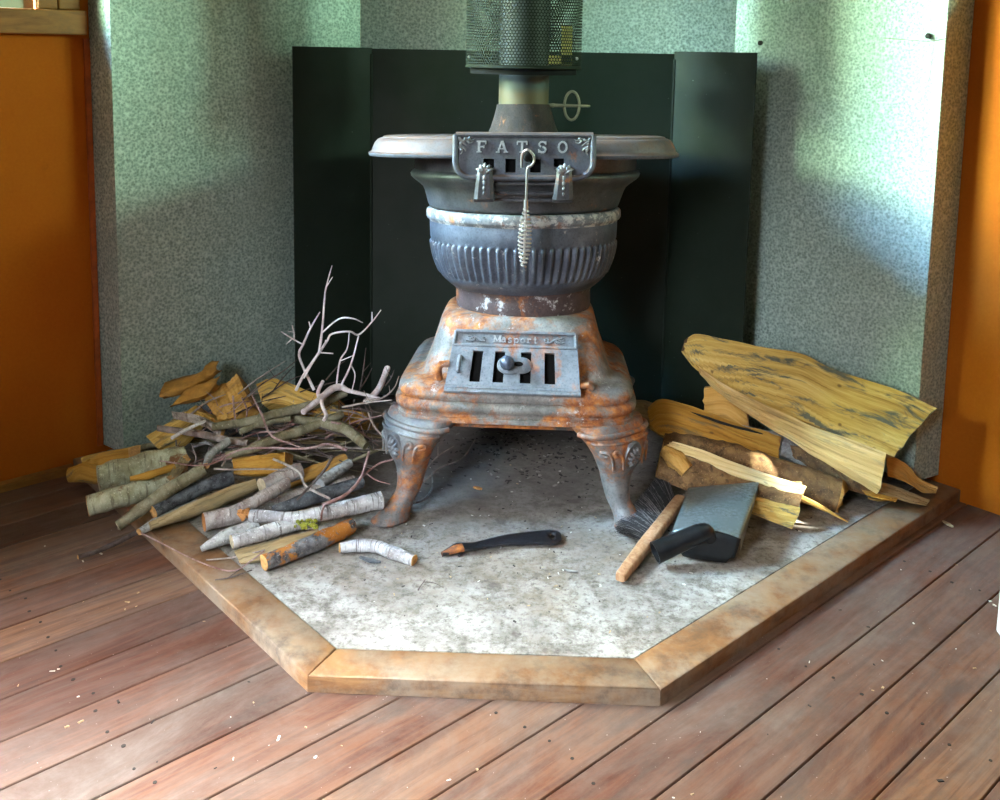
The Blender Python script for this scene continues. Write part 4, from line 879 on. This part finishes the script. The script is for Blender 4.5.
# ------------------------------------------------------------------ split wood
def wedge(name, label, cat, mat, T, B, back, th=(1., 1.), bark=None, parent=None, rough=.006, nl=46, nf=9, seed=0., endmat=None, fullbark=False, group=None):
    """T, B: world polylines along the upper and lower edge of the seen face; back: vector to the rear edge"""
    T = catmull(T, nl // max(1, len(T) - 1)); B = catmull(B, nl // max(1, len(B) - 1)); m = min(len(T), len(B))
    T = [T[int(i * (len(T) - 1) / (m - 1))] for i in range(m)]; B = [B[int(i * (len(B) - 1) / (m - 1))] for i in range(m)]
    rows = []
    for i in range(m):
        f = i / (m - 1); bk = back * (th[0] + (th[1] - th[0]) * f)
        t, q = T[i], B[i]; nrm = (q - t).cross(T[min(i + 1, m - 1)] - T[max(i - 1, 0)]).normalized()
        if nrm.dot(CAMP - t) < 0: nrm = -nrm
        ax = (T[-1] - T[0]).normalized(); row = []
        for k in range(nf + 1):
            g = k / nf; p = t.lerp(q, g)
            u = Vector((f * 2.2 + seed, g * 5 + seed, seed)); h = noise.noise(u) * .6 + .5 * noise.noise(Vector((f * 5, g * 16 + seed, 3))) + .35 * noise.noise(Vector((f * 14, g * 34 + seed, 9)))
            row.append(p + nrm * rough * h + ax * (.006 * noise.noise(Vector((g * 9, seed, i / m * 2))) if i in (0, m - 1) else 0))
        k1, k2 = t + bk, q + bk * .8
        for a_, c_ in ((q, k2), (k2, k1), (k1, t)):
            for k in range(1, 5):
                if c_ is t and k == 4: break
                p = a_.lerp(c_, k / 4); row.append(p + Vector((0, 0, 1)) * rough * .6 * noise.noise(p * 30 + Vector((seed, 0, 0))))
        rows.append(row)
    zmin = min(p.z for r_ in rows for p in r_)
    if zmin < H0 + .001:
        for r_ in rows:
            for p in r_: p.z = max(p.z, H0 + .001)
    b = MB(); b.loft(rows, True, (True, True), capm=1)
    o = b.build(name, [mat, endmat or M_CUT], angle=45, parent=parent)
    if label: props(o, label, cat, group)
    if bark:
        j0, j1 = bark[0], bark[1]; bb = MB(); bb.loft([[p + (CAMP - p).normalized() * .0016 for p in (r_ + [r_[0]])[j0:j1 + 1]] for r_ in rows], False, (False, False)); bb.build('bark', bark[2], o, angle=60)
    return o
QQ = lambda L: [Q(*q) for q in L]
# right of the stove
wedge('firewood_log', 'broad split log with dark streaks leaning uppermost on the firewood pile', 'log', M_YEL[0], QQ([(688, 338, -.80), (699, 334, -.805), (735, 341, -.825), (769, 348, -.83), (800, 353, -.87), (831, 368, -.92), (870, 381, -.98), (902, 392, -1.025), (936, 408, -1.065)]), QQ([(684, 350, -.83), (699, 368, -.86), (722, 384, -.89), (746, 397, -.92), (790, 416, -.97), (820, 428, -1.01), (850, 440, -1.04), (875, 449, -1.06), (893, 457, -1.075)]), Vector((-.010, .026, -.016)), (.6, 1.), seed=1.3, rough=.008, endmat=M_RBARK)
wedge('firewood_log', 'long tapering pale split log lying just below the broad leaning log', 'log', M_TAPER, QQ([(700, 368, -0.884), (722, 383, -0.924), (760, 402, -0.974), (810, 425, -1.044), (850, 439, -1.094), (886, 453, -1.124)]), QQ([(701, 371, -0.889), (718, 388, -0.934), (750, 410, -0.994), (790, 434, -1.064), (840, 464, -1.124), (881, 487, -1.149)]), Vector((-.002, .020, -.028)), (.4, 1.), seed=2.1, rough=.005)
wedge('firewood_log', 'amber log with a long black crack, leftmost of the firewood pile', 'log', M_YEL[2], QQ([(647, 407, -.94), (662, 398, -.93), (700, 408, -.95), (740, 424, -.98), (764, 431, -1.0), (780, 438, -1.01)]), QQ([(650, 428, -.99), (665, 436, -1.01), (700, 446, -1.03), (740, 456, -1.05), (760, 462, -1.06), (777, 464, -1.06)]), Vector((.012, .05, -.03)), (1, 1), seed=3.7, rough=.009, endmat=M_OCUT)
wedge('firewood_log', 'bluish bark-backed log end showing beneath the tapering pale log', 'log', M_GREYB, QQ([(735, 424, -.96), (780, 434, -.99), (806, 443, -1.01), (831, 456, -1.03)]), QQ([(735, 446, -1.0), (778, 455, -1.03), (800, 466, -1.05), (826, 477, -1.06)]), Vector((.01, .05, -.03)), (1, 1), seed=4.4, rough=.008)
b = MB(); W = catmull(QQ([(664, 446, -1.0), (710, 456, -1.03), (770, 474, -1.075), (838, 497, -1.115)]), 12)
rr = [v * mpp(p) for v, p in zip(lerps([15, 17, 18, 18], len(W)), W)]; rg = tube_rings(W, rr, 22, .16, 4.)
for r_ in rg:
    for p in r_: p.z = max(p.z, H0 + .001)
b.loft(rg, True, (True, False)); lg = props(b.build('firewood_log', M_RBARK, angle=70), 'round brown bark log lying behind the shovel with a golden end', 'log')
b = MB(); c = sum(rg[-1], Vector()) / 22; tdir = (W[-1] - W[-2]).normalized(); b.loft([rg[-1], [c + (p - c) * .95 + tdir * (.004 + .008 * noise.noise(p * 60)) for p in rg[-1]], [c + (p - c) * .5 + tdir * (.008 + .014 * noise.noise(p * 50)) for p in rg[-1]]], True, (False, True)); b.build('cut_end', M_YEL[1], lg, angle=30)
b = MB(); W = catmull(QQ([(690, 412, -.957), (716, 421, -.978), (740, 428, -.997), (763, 434, -1.012)]), 6); b.tube(W, lerps([.0012, .0036, .0030, .0034, .001], len(W)), 6, rough=.3); am = [o for o in C.objects if o.get('label', '').startswith('amber log')][0]
b.build('crack', m_plain('black_crack', (.012, .010, .008), .9), am)
# nearest log: pale split strip above a brown bark face
T = QQ([(672, 441, -1.085), (700, 449, -1.105), (726, 459, -1.125), (762, 472, -1.15), (806, 486, -1.18)]); Mm = QQ([(663, 448, -1.10), (700, 461, -1.125), (736, 476, -1.15), (776, 489, -1.18), (803, 494, -1.195)])
Lw = QQ([(655, 478, -1.12), (690, 492, -1.15), (725, 504, -1.18), (757, 514, -1.205), (792, 528, -1.225)])
lg = wedge('firewood_log', 'front firewood log with a pale split strip above rough brown bark', 'log', M_RBARK, Mm, Lw, Vector((.006, .034, .008)), (1, 1), seed=6.2, rough=.008, endmat=M_YEL[1])
wedge('split_face', None, None, M_PALEW, T, Mm, Vector((.0, .012, -.022)), (1, 1), seed=7.7, rough=.003, parent=lg)
wedge('split_foot', None, None, M_YEL[0], QQ([(752, 499, -1.205), (775, 506, -1.218), (800, 512, -1.232)]), QQ([(750, 513, -1.215), (770, 521, -1.228), (792, 529, -1.238)]), Vector((.005, .02, .0)), (1, 1), seed=8.1, rough=.004, parent=lg)
b = MB(); W = catmull(QQ([(664, 452, -1.115), (676, 462, -1.13), (688, 474, -1.145)]), 5); b.tube(W, [v * mpp(p) for v, p in zip(lerps([6, 11, 8], len(W)), W)], 10, rough=.4, seed=3.); b.map(lambda p: p + Vector((0, .016, 0))); b.build('split_knot', M_YEL[1], lg)
b = MB(); W = QQ([(800, 497, -1.19), (822, 508, -1.2), (848, 522, -1.21)]); b.tube(catmull(W, 4), lerps([.006, .005, .0008], 9), 6, rough=.3); b.map(lambda p: Vector((p.x, p.y, max(p.z, H0 + .003)))).build('splinter', M_YEL[1], lg)
wedge('firewood_block', 'small golden wood block wedged behind the amber log', 'log', M_YEL[1], QQ([(704, 388, -.88), (726, 387, -.885), (748, 402, -.90)]), QQ([(704, 418, -.92), (726, 424, -.93), (748, 430, -.94)]), Vector((.01, .04, -.01)), (1, 1), seed=9.4, rough=.003)
wedge('firewood_log', 'dark brown log in shade under the tapering pale log', 'log', M_RBARK, QQ([(790, 446, -1.02), (830, 458, -1.05), (872, 478, -1.08)]), QQ([(800, 476, -1.06), (836, 486, -1.08), (873, 497, -1.10)]), Vector((.01, .045, -.01)), (1, 1), seed=10.4, rough=.007, endmat=M_OCUT)
KD = [('golden splintered stick of kindling at the right wall, higher one', M_YEL[1], [(886, 454, -1.045), (905, 463, -1.03), (920, 478, -1.03), (938, 487, -1.04)], [(888, 476, -1.06), (905, 482, -1.05), (922, 492, -1.05), (936, 493, -1.05)]),
      ('greenish thin board of kindling lying low by the right wall', M_GREYW, [(872, 480, -1.08), (900, 488, -1.08), (930, 500, -1.085)], [(874, 490, -1.10), (900, 500, -1.10), (926, 506, -1.10)]),
      ('brown kindling chip under the greenish thin board', M_YEL[2], [(862, 490, -1.11), (880, 494, -1.11), (898, 498, -1.115)], [(866, 495, -1.12), (880, 499, -1.12), (896, 502, -1.125)])]
for i, (lab, mt, T, B) in enumerate(KD): wedge('kindling', lab, 'kindling', mt, QQ(T), QQ(B), Vector((.004, .014, -.006)), (1, 1), seed=20 + i, rough=.005)
wedge('firewood_log', 'grey weathered stick end behind the amber log, beside the stove', 'log', M_GREYW, QQ([(632, 404, -.90), (645, 405, -.90), (668, 414, -.90)]), QQ([(632, 424, -.93), (645, 428, -.93), (668, 432, -.93)]), Vector((.01, .03, 0)), (1, 1), seed=30)
# split pieces at the back of the left pile
wedge('firewood_piece', 'olive yellow split board leaning at the back of the stick pile', 'firewood', M_YEL[0], [P(146, 436, .115), P(166, 424, .13), P(196, 405, .16)], [P(158, 449, .09), P(178, 437, .105), P(200, 413, .14)], Vector((.02, .03, -.03)), (1, 1), seed=31)
wedge('firewood_piece', 'tall pointed yellow wood chunk at the back of the stick pile', 'firewood', M_YEL[1], [P(203, 398, .175), P(222, 384, .19), P(237, 374, .205)], [P(218, 420, .145), P(236, 416, .15), P(252, 406, .165)], Vector((.015, .025, -.03)), (1, 1), seed=33, rough=.012)
wedge('firewood_piece', 'small yellow chip between the split board and the pointed chunk', 'firewood', M_YEL[0], [P(197, 411, .155), P(206, 414, .155), P(216, 420, .15)], [P(196, 421, .14), P(205, 425, .14), P(214, 429, .14)], Vector((.01, .02, -.01)), (1, 1), seed=35)
wedge('bark_strip', 'brown pink flat bark strip across the split board', 'bark', M_PINKB, [P(171, 411, .180), P(200, 416, .172), P(222, 429, .155)], [P(173, 418, .172), P(202, 426, .160), P(220, 437, .145)], Vector((.004, .01, -.006)), (1, 1), seed=36, rough=.003)
wedge('firewood_log', 'yellow split log behind the bare branches, nearest the fire screen', 'log', M_YEL[0], [P(256, 384, .200), P(276, 379, .205), P(310, 391, .19), P(338, 398, .18)], [P(262, 404, .17), P(280, 404, .17), P(312, 412, .16), P(338, 418, .15)], Vector((.012, .03, -.03)), (1, 1), seed=37)
wedge('firewood_piece', 'dull yellow plank piece glimpsed under the arched white branch', 'firewood', M_YEL[2], [P(298, 412, .15), P(330, 408, .155), P(366, 412, .15)], [P(300, 426, .13), P(332, 424, .13), P(366, 424, .13)], Vector((.01, .03, -.03)), (1, 1), seed=38)
wedge('firewood_piece', 'olive plank behind the thick birch log at the left wall', 'firewood', M_YEL[2], [P(81, 458, .075), P(104, 452, .085), P(128, 448, .09)], [P(84, 472, .05), P(106, 470, .055), P(130, 468, .055)], Vector((.02, .02, 0)), (1, 1), seed=39)
wedge('bark_slab', 'flat olive bark slab lying under the short birch stick', 'bark', M_GREYW, [P(234, 551, H0 + .018), P(270, 541, H0 + .022), P(318, 529, H0 + .026)], [P(240, 563, H0 + .006), P(275, 557, H0 + .008), P(312, 543, H0 + .010)], Vector((.004, .006, -.012)), (1, 1), seed=40, rough=.004)
wedge('firewood_piece', 'amber piece of wood in the middle of the pile below the olive branch', 'firewood', M_YEL[2], [P(232, 458, .115), P(260, 455, .12), P(285, 452, .12)], [P(234, 474, .095), P(260, 474, .095), P(285, 472, .095)], Vector((.01, .03, -.02)), (1, 1), seed=41)
wedge('firewood_piece', 'brown splintered chip standing between birch log and olive branch', 'firewood', M_GREYW, [P(166, 478, .10), P(174, 466, .115), P(182, 456, .125)], [P(172, 482, .09), P(180, 471, .10), P(187, 461, .115)], Vector((.006, .012, 0)), (1, 1), seed=42)
# folded brown paper
def sheet(T, B, lab, seed):
    T = catmull(T, 8); B = catmull(B, 8); rows = []
    for i, (t, q) in enumerate(zip(T, B)):
        row = []
        for k in range(9):
            g = k / 8; p = t.lerp(q, g); p = p + Vector((.0, -.030 * math.sin(PI * g), .004 * noise.noise(Vector((i * .2, g * 3, seed))))) + Vector((0, 1, 0)) * .006 * noise.noise(Vector((i * .35, g * 4, seed + 4)))
            row.append(p)
        rows.append(row)
    b = MB(); b.loft(rows, False); o = b.build('brown_paper', M_PAPER); s_ = o.modifiers.new('thick', 'SOLIDIFY'); s_.thickness = .0012
    return props(o, lab, 'paper')
sheet([P(165, 382, .205), P(180, 377, .210), P(200, 372, .218), P(207, 364, .228), P(219, 360, .234)], [P(164, 399, .180), P(182, 394, .186), P(202, 384, .198), P(212, 379, .205), P(222, 370, .220)], 'upper curl of brown paper against the steel sheet on the left', 1.)
sheet([P(176, 400, .184), P(190, 386, .20), P(208, 381, .206), P(220, 376, .212)], [P(174, 405, .172), P(190, 403, .172), P(208, 397, .178), P(222, 384, .196)], 'lower fold of brown paper resting on the split board at left', 2.)
# ------------------------------------------------------------------ tools on the hearth
M_LIFT = m_iron('black_worn_iron', (.010, .011, .014), (.035, .035, .045), rust=.10, rough=.42, metal=.4, seed=21.)
pts = [(442, 554, .036), (452, 550, .038), (460, 547, .040), (474, 546.5, .040), (500, 541, .038), (530, 538, .036), (552, 537, .035), (561, 537, .035)]
hw = [1.2, 3., 4.2, 3.2, 4.6, 6.6, 8.0, 4.5]
W = catmull([P(*q) for q in pts], 6); rad = [v * mpp(p) for v, p in zip(lerps(hw, len(W)), W)]
def poker_ring(p, t, r, th):
    s_ = t.cross(Vector((0, 0, 1))).normalized(); up = s_.cross(t)
    return [p + s_ * r * 1.9 * c + up * th * k for c, k in ((-1, .25), (-.92, .8), (-.7, 1), (.7, 1), (.92, .8), (1, .25), (1, -.25), (.92, -.8), (.7, -1), (-.7, -1), (-.92, -.8), (-1, -.25))]
lp = thing('lid_lifter', 'black curved iron lid lifter with rusty tip lying on the hearth', 'tool', P(500, 545, HH))
N_ = len(W); rows = []
for i, p in enumerate(W):
    t = (W[min(i + 1, N_ - 1)] - W[max(i - 1, 0)]).normalized(); rows.append(poker_ring(p, t, rad[i], .0026 if i > 12 else .0032))
for r_ in rows:
    for p in r_: p.z = max(p.z, HH + .0008)
# handle outline with an open hanging hole: split the last part of the loft around the hole
b = MB(); kcut = 10; b.loft(rows[:-1] + [[sum(rows[-1], Vector()) / 12 + (p - sum(rows[-1], Vector()) / 12) * .9 for p in rows[-1]]][0:1], True, (False, True), v0=0.)
bm_o = MB(); bm_o.v = list(b.v); bm_o.f = list(b.f); bm_o.u = list(b.u); bm_o.m = list(b.m)
handle = bm_o.build('handle', M_LIFT, lp, angle=50)
hc = P(552, 537, .036); cut = MB(); cut.tube([hc + Vector((0, 0, -.02)), hc + Vector((0, 0, .02))], .0066, 20); cut.map(lambda p: Vector((p.x, hc.y + (p.y - hc.y) * 1.7, p.z))); co = cut.build('hole_cutter', M_LIFT, lp)
bo = handle.modifiers.new('hole', 'BOOLEAN'); bo.operation = 'DIFFERENCE'; bo.object = co; bo.solver = 'EXACT'
bpy.context.view_layer.update()
nm = bpy.data.meshes.new_from_object(handle.evaluated_get(bpy.context.evaluated_depsgraph_get())); handle.modifiers.clear(); handle.data = nm; bpy.data.objects.remove(co)
b = MB(); Wt = catmull([P(441.5, 554.5, .035), P(448, 552, .038), P(456, 549, .041), P(463, 547.5, .042)], 5); rows2 = []
for i, p in enumerate(Wt):
    t = (Wt[min(i + 1, len(Wt) - 1)] - Wt[max(i - 1, 0)]).normalized(); rows2.append(poker_ring(p, t, lerps([.0008, .004, .0075, .0085], len(Wt))[i] * .62, .0050))
for r_ in rows2:
    for p in r_: p.z = max(p.z, HH + .0008)
b.loft(rows2); b.build('tip', m_iron('rusty_tip', (.06, .04, .035), (.12, .08, .07), rust=.3, rough=.7, metal=.2, seed=2.), lp, angle=50)
b = MB(); b.tube([P(462, 547, .040), P(461, 551, .035), P(459, 556, HH + .0025)], [.0042, .004, .0028], 8); b.build('claw', M_LIFT, lp)
# brush
br = thing('hearth_brush', 'hand brush with black bristles and a plain wooden handle by the shovel', 'brush', P(640, 545, HH))
M_BRW = m_wood('brush_handle_wood', (.24, .115, .055), (.38, .21, .11), (.48, .30, .18), (90, 90, 14), rough=.55)
a0, a1 = P(620, 578, HH + .011), P(681, 499, HH + .026); ax = (a1 - a0).normalized(); sd = ax.cross(Vector((0, 0, 1))).normalized(); up = sd.cross(ax); b = MB(); rows = []
for f, w, h in ((0, .0085, .007), (.02, .0105, .0088), (.25, .0125, .010), (.42, .0135, .0105), (.6, .0125, .0105), (.97, .0125, .0105), (1., .011, .009)):
    p = a0.lerp(a1, f); rows.append([p + sd * w * math.copysign(abs(math.cos(2 * PI * j / 20)) ** .5, math.cos(2 * PI * j / 20)) + up * h * math.copysign(abs(math.sin(2 * PI * j / 20)) ** .5, math.sin(2 * PI * j / 20)) for j in range(20)])
b.loft(rows); b.build('handle', M_BRW, br, angle=50)
M_BRI = m_plain('black_bristle', (.020, .020, .022), .38, 0, .6, 200)
M_BRI2 = m_plain('grey_bristle', (.16, .15, .15), .4, 0, .4, 200)
b = MB(); rnd = random.Random(3)
r0, r1 = a0.lerp(a1, .44) - sd * .011, a0.lerp(a1, .97) - sd * .011
t0_, t1_ = P(616, 529, .050), P(662, 474, .075)
for i in range(2600):
    f = rnd.random(); g = rnd.uniform(-1, 1)
    p = r0.lerp(r1, f) + up * g * .0075; q = t0_.lerp(t1_, min(1.05, max(-.05, f + rnd.uniform(-.05, .05)))) + Vector((0, 0, g * .011)) + sd * rnd.uniform(-.003, .006)
    q.z = max(q.z, HH + .001); mid = p.lerp(q, .5) + Vector((rnd.uniform(-.002, .002), rnd.uniform(-.002, .002), .003)); mid.z = max(mid.z, HH + .001)
    b.tube([p, mid, q], [.0006, .0006, .0003], 3, caps=(False, False), m=1 if rnd.random() < .22 else 0)
props(b.build('bristles', [M_BRI, M_BRI2], br), kind='stuff')
# shovel lying face down
sh = thing('ash_shovel', 'dark steel ash shovel lying face down with a short socket handle', 'shovel', P(705, 530, HH))
nS = N('shovel_steel'); g_ = nS.noise(130, 5, .7)
nS.col(nS.mix(nS.ramp(nS.noise(14, 6), [(.35, 0.), (.65, 1.)]), nS.ramp(g_, [(.35, (.12, .15, .16)), (.7, (.34, .41, .44))]), (.20, .25, .26))).set(.34, .6).bump(g_, .1, .001); M_SHOV = nS.m
M_SOCK = m_plain('black_enamelled_tube', (.014, .016, .019), .35, .35, .4)
fl_, fr_ = P(688, 488, .080), P(759, 482, .100); nl_, nr_ = P(672, 532, .074), P(741, 539, .080); nc = 20; rows = []
for i in range(nc + 1):
    f = i / nc; row = []
    for k in range(17):
        g = k / 16; p = fl_.lerp(fr_, g).lerp(nl_.lerp(nr_, g), f); crown = .012 * (1 - (2 * g - 1) ** 2)
        row.append(p + Vector((0, 0, crown * (.3 + .7 * f))) + Vector((0, -.006 * (1 - (2 * g - 1) ** 2) * (1 if i == 0 else 0), 0)))
    rows.append(row)
dn = (rows[-1][8] - rows[-2][8]).normalized()
for i in range(1, 9):                                   # the back wall bends down to the hearth
    f = i / 8; row = []
    for k in range(17):
        g = k / 16; p = rows[nc][k]; tgt = p + dn * .012 * (1 - .5 * (2 * g - 1) ** 2) * math.sin(f * PI / 2) - (nl_ - nr_).normalized() * (.010 * f * f * (1 - 2 * g)); tgt.z = p.z + (HH + .004 - p.z) * (1 - math.cos(f * PI / 2)) * (1 if .1 < g < .9 else .8); row.append(tgt)
    rows.append(row)
b = MB(); b.loft(rows[:nc + 1], False); o = b.build('pan', M_SHOV, sh, angle=50); m_ = o.modifiers.new('thick', 'SOLIDIFY'); m_.thickness = .0016
b = MB(); b.loft(rows[nc:], False); o = b.build('back_wall', M_SOCK, sh, angle=50); m_ = o.modifiers.new('thick', 'SOLIDIFY'); m_.thickness = .0016
for k in (0, 16):                                       # side lips
    b = MB(); b.loft([[r_[k], r_[k] + Vector((0, 0, -.012 - .010 * i / nc)), r_[k] + Vector((0, -.002, -.012 - .010 * i / nc)), r_[k] + Vector((.002 if k == 0 else -.002, 0, 0))] for i, r_ in enumerate(rows[:nc + 1])]); b.build('side_lip', M_SHOV, sh, angle=50)
s0_, s1_ = P(655, 553, .060), P(700, 533, .088); d_ = (s1_ - s0_).normalized(); W = [s0_.lerp(s1_, i / 10) for i in range(11)]; r_o = lerps([.0205, .0195, .0185, .018], 11)
b = MB(); ro = tube_rings(W, r_o, 28); ri = tube_rings(W, [r - .002 for r in r_o], 28)
b.loft(ro, True, (False, True)); b.loft(ri[:9], True, (False, True)); b.loft([ro[0], ri[0]], True, (False, False)); b.build('socket', M_SOCK, sh, angle=50)
b = MB(); b.tube(catmull([s1_ - d_ * .004, s1_ + d_ * .012 + Vector((0, 0, -.004)), s1_ + d_ * .022 + Vector((.004, 0, -.022))], 5), lerps([.018, .017, .011], 11), 18); b.build('socket_neck', M_SOCK, sh)
# white painted batten end at the edge of the room
b = MB(); c = P(1004, 640, 0); b.box((c.x + .012, c.y, .075), (.030, .05, .148)); props(b.build('painted_batten', m_iron('flaking_white_paint', (.45, .42, .40), (.72, .72, .70), rough=.7, metal=0., grit=.5), smooth=False, bevel=.003), 'white flaking painted batten standing on the floorboards at the right', 'batten')
# small litter
def litter(name, label, cat, mats, count, where, smin, smax, seed, kind='stuff'):
    rg = random.Random(seed); b = MB()
    for i in range(count):
        p = where(rg); s_ = rg.uniform(smin, smax); a = rg.uniform(0, PI); l, w_, h = s_ * rg.uniform(1, 2.6), s_ * rg.uniform(.4, 1), s_ * rg.uniform(.15, .45)
        M = Matrix.Translation(p + Vector((0, 0, h * .5))) @ Matrix.Rotation(a, 4, 'Z') @ Matrix.Rotation(rg.uniform(-.12, .12), 4, 'X')
        k = len(b.v); b.box((0, 0, 0), (l, w_, h), M, m=rg.randrange(len(mats)))
        for i_ in range(k, len(b.v)): b.v[i_] += Vector((rg.uniform(-1, 1), rg.uniform(-1, 1), 0)) * s_ * .2
    return props(b.build(name, mats, smooth=False), label, cat, None, kind)
M_ASH = m_plain('char_crumb', (.030, .026, .024), .8, 0, .6, 200); M_CH = m_plain('wood_crumb', (.42, .30, .17), .8, 0, .5, 200); M_WH = m_plain('pale_crumb', (.60, .58, .52), .8, 0, .3, 200)
def inh(x, y): return (x - y) * S > .12 and (-x - y) * S > .12 and (x - y) * S < 1.3 and (-x - y) * S < 1.3 and y > -1.66
def wh(rg):
    while True:
        x, y = rg.gauss(.03, .13), rg.gauss(-.86, .11)
        if inh(x, y): return Vector((x, y, HH - .0014))
litter('ash_crumbs', 'black char crumbs scattered under the stove', 'ash', [M_ASH, M_ASH, M_ASH, m_plain('grey_ash', (.25, .23, .21), .9)], 420, wh, .002, .006, 5)
def wh(rg):
    while True:
        x, y = (rg.uniform(-.8, .8), rg.uniform(-1.62, -.9))
        if inh(x, y): return Vector((x, y, HH - .0014))
litter('hearth_crumbs', 'small wood and char crumbs strewn over the hearth', 'crumbs', [M_ASH, M_ASH, M_CH, M_WH], 330, wh, .0012, .0034, 6)
def wh(rg):
    while True:
        v, u = rg.uniform(.1, 2.2), rg.uniform(.2, 2.8); p = UL * u + NL * v
        if not (p.y > -1.79 and v < 1.45 and u < 1.48) and p.y < -.95: return p + Vector((0, 0, .0002))
litter('floor_crumbs', 'pale crumbs of bark and dust on the floorboards', 'crumbs', [M_WH, M_CH, M_ASH], 300, wh, .0012, .0042, 7)
def chip(lab, mt, path, r):
    W = catmull([P(*q) for q in path], 3); b = MB(); rows = []
    for i, p in enumerate(W):
        t = (W[min(i + 1, len(W) - 1)] - W[max(i - 1, 0)]).normalized(); rows.append(poker_ring(p, t, lerps(r, len(W))[i] * mpp(p) * .6, .0016))
    b.loft(rows); props(b.build('wood_chip', mt), lab, 'chip')
chip('dark bark chip beside the white curved birch stick', M_DARKB, [(360, 557, HH + .003), (372, 561, HH + .003), (381, 562, HH + .003)], [1.4, 3.4, .8])
chip('red brown pebble-like chip on the hearth under the stove', M_OCUT, [(474, 487, HH + .003), (478, 488, HH + .004), (482, 489, HH + .003)], [1.5, 2.4, 1.3])
chip('short silver splinter lying right of the lid lifter', M_GREYB, [(564, 570, HH + .002), (571, 571, HH + .002), (578, 571.5, HH + .002)], [.8, 1.2, .6])
chip('thin yellow wood sliver lying by the right firewood pile', M_YEL[1], [(868, 498, HH + .003), (877, 500, HH + .003), (888, 500, HH + .003)], [.8, 1.6, .6])
chip('pale wood chip on the floor by the right hearth edge', M_CUTP, [(943, 521, .003), (948, 524, .004), (953, 527, .003)], [1., 2.4, 1.2])
# ------------------------------------------------------------------ light: the two windows, two added fill lamps, faint sky
w = bpy.data.worlds.new('sky'); bpy.context.scene.world = w; w.use_nodes = True
w.node_tree.nodes['Background'].inputs[0].default_value = (.62, .78, .80, 1); w.node_tree.nodes['Background'].inputs[1].default_value = .03
def area(name, loc, aim, sx, sy, power, col, spread=180):
    l = bpy.data.lights.new(name, 'AREA'); l.shape = 'RECTANGLE'; l.size = sx; l.size_y = sy; l.energy = power; l.color = col; l.spread = math.radians(spread)
    o = bpy.data.objects.new(name, l); C.objects.link(o); o.location = loc
    o.rotation_euler = (Vector(aim) - Vector(loc)).to_track_quat('-Z', 'Y').to_euler(); return o
wl = UL * 2.25 - NL * .95 + Vector((0, 0, 1.74)); area('window_sky_left', wl, wl + NL * 1.0 + Vector((0, 0, -.28)), 1.7, .9, 980, (1., .97, .93))
gl = UL * 3.0 - NL * .80 + Vector((0, 0, 1.52)); area('window_garden_left', gl, UR * .80 + UL * .06 + Vector((0, 0, 1.0)), 1.15, .55, 92, (.74, 1., .68), 84)
bl = UL * 2.95 - NL * .90 + Vector((0, 0, 2.30)); area('window_blue_sky_left', bl, UR * .95 + UL * .1 + Vector((0, 0, .35)), 1.0, .6, 34, (.32, .60, 1.), 38)
wr = UR * 2.0 - NR * .40 + Vector((0, 0, 1.75)); area('window_sky_right', wr, wr + NR * 1.0 + Vector((0, 0, -.25)), 1.1, 1.0, 22, (.86, 1., .96))
gr_ = UR * 2.9 - NR * .80 + Vector((0, 0, 1.55)); area('window_garden_right', gr_, UL * .9 + UR * .06 + Vector((0, 0, .98)), 1.15, .55, 26, (.62, 1., .74), 70)
area('stick_fill', (-1.15, -3.7, 1.30), (-.12, -1.35, .18), .7, .9, 4.4, (.84, .92, 1.), 36)  # added lamp that brightens the front sticks; no doorway is built
area('floor_fill', (-2.2, -2.75, 1.6), (-.80, -2.30, .0), .6, .8, 30, (.88, .93, 1.), 36)  # added lamp for the near left floor; no window stands here
l = bpy.data.lights.new('sunbeam', 'SPOT'); l.energy = 6000; l.color = (1., .96, .88); l.spot_size = math.radians(4.4); l.spot_blend = .25; l.shadow_soft_size = .015
o = bpy.data.objects.new('sunbeam', l); C.objects.link(o); o.location = (1.98, -1.13, 2.95); o.rotation_euler = (Vector((.650, -1.085, .11)) - o.location).to_track_quat('-Z', 'Y').to_euler()
v = bpy.context.scene.view_settings
v.view_transform = 'Standard'; v.look = 'None'; v.gamma = 1; v.use_curve_mapping = False; v.exposure = 0.47
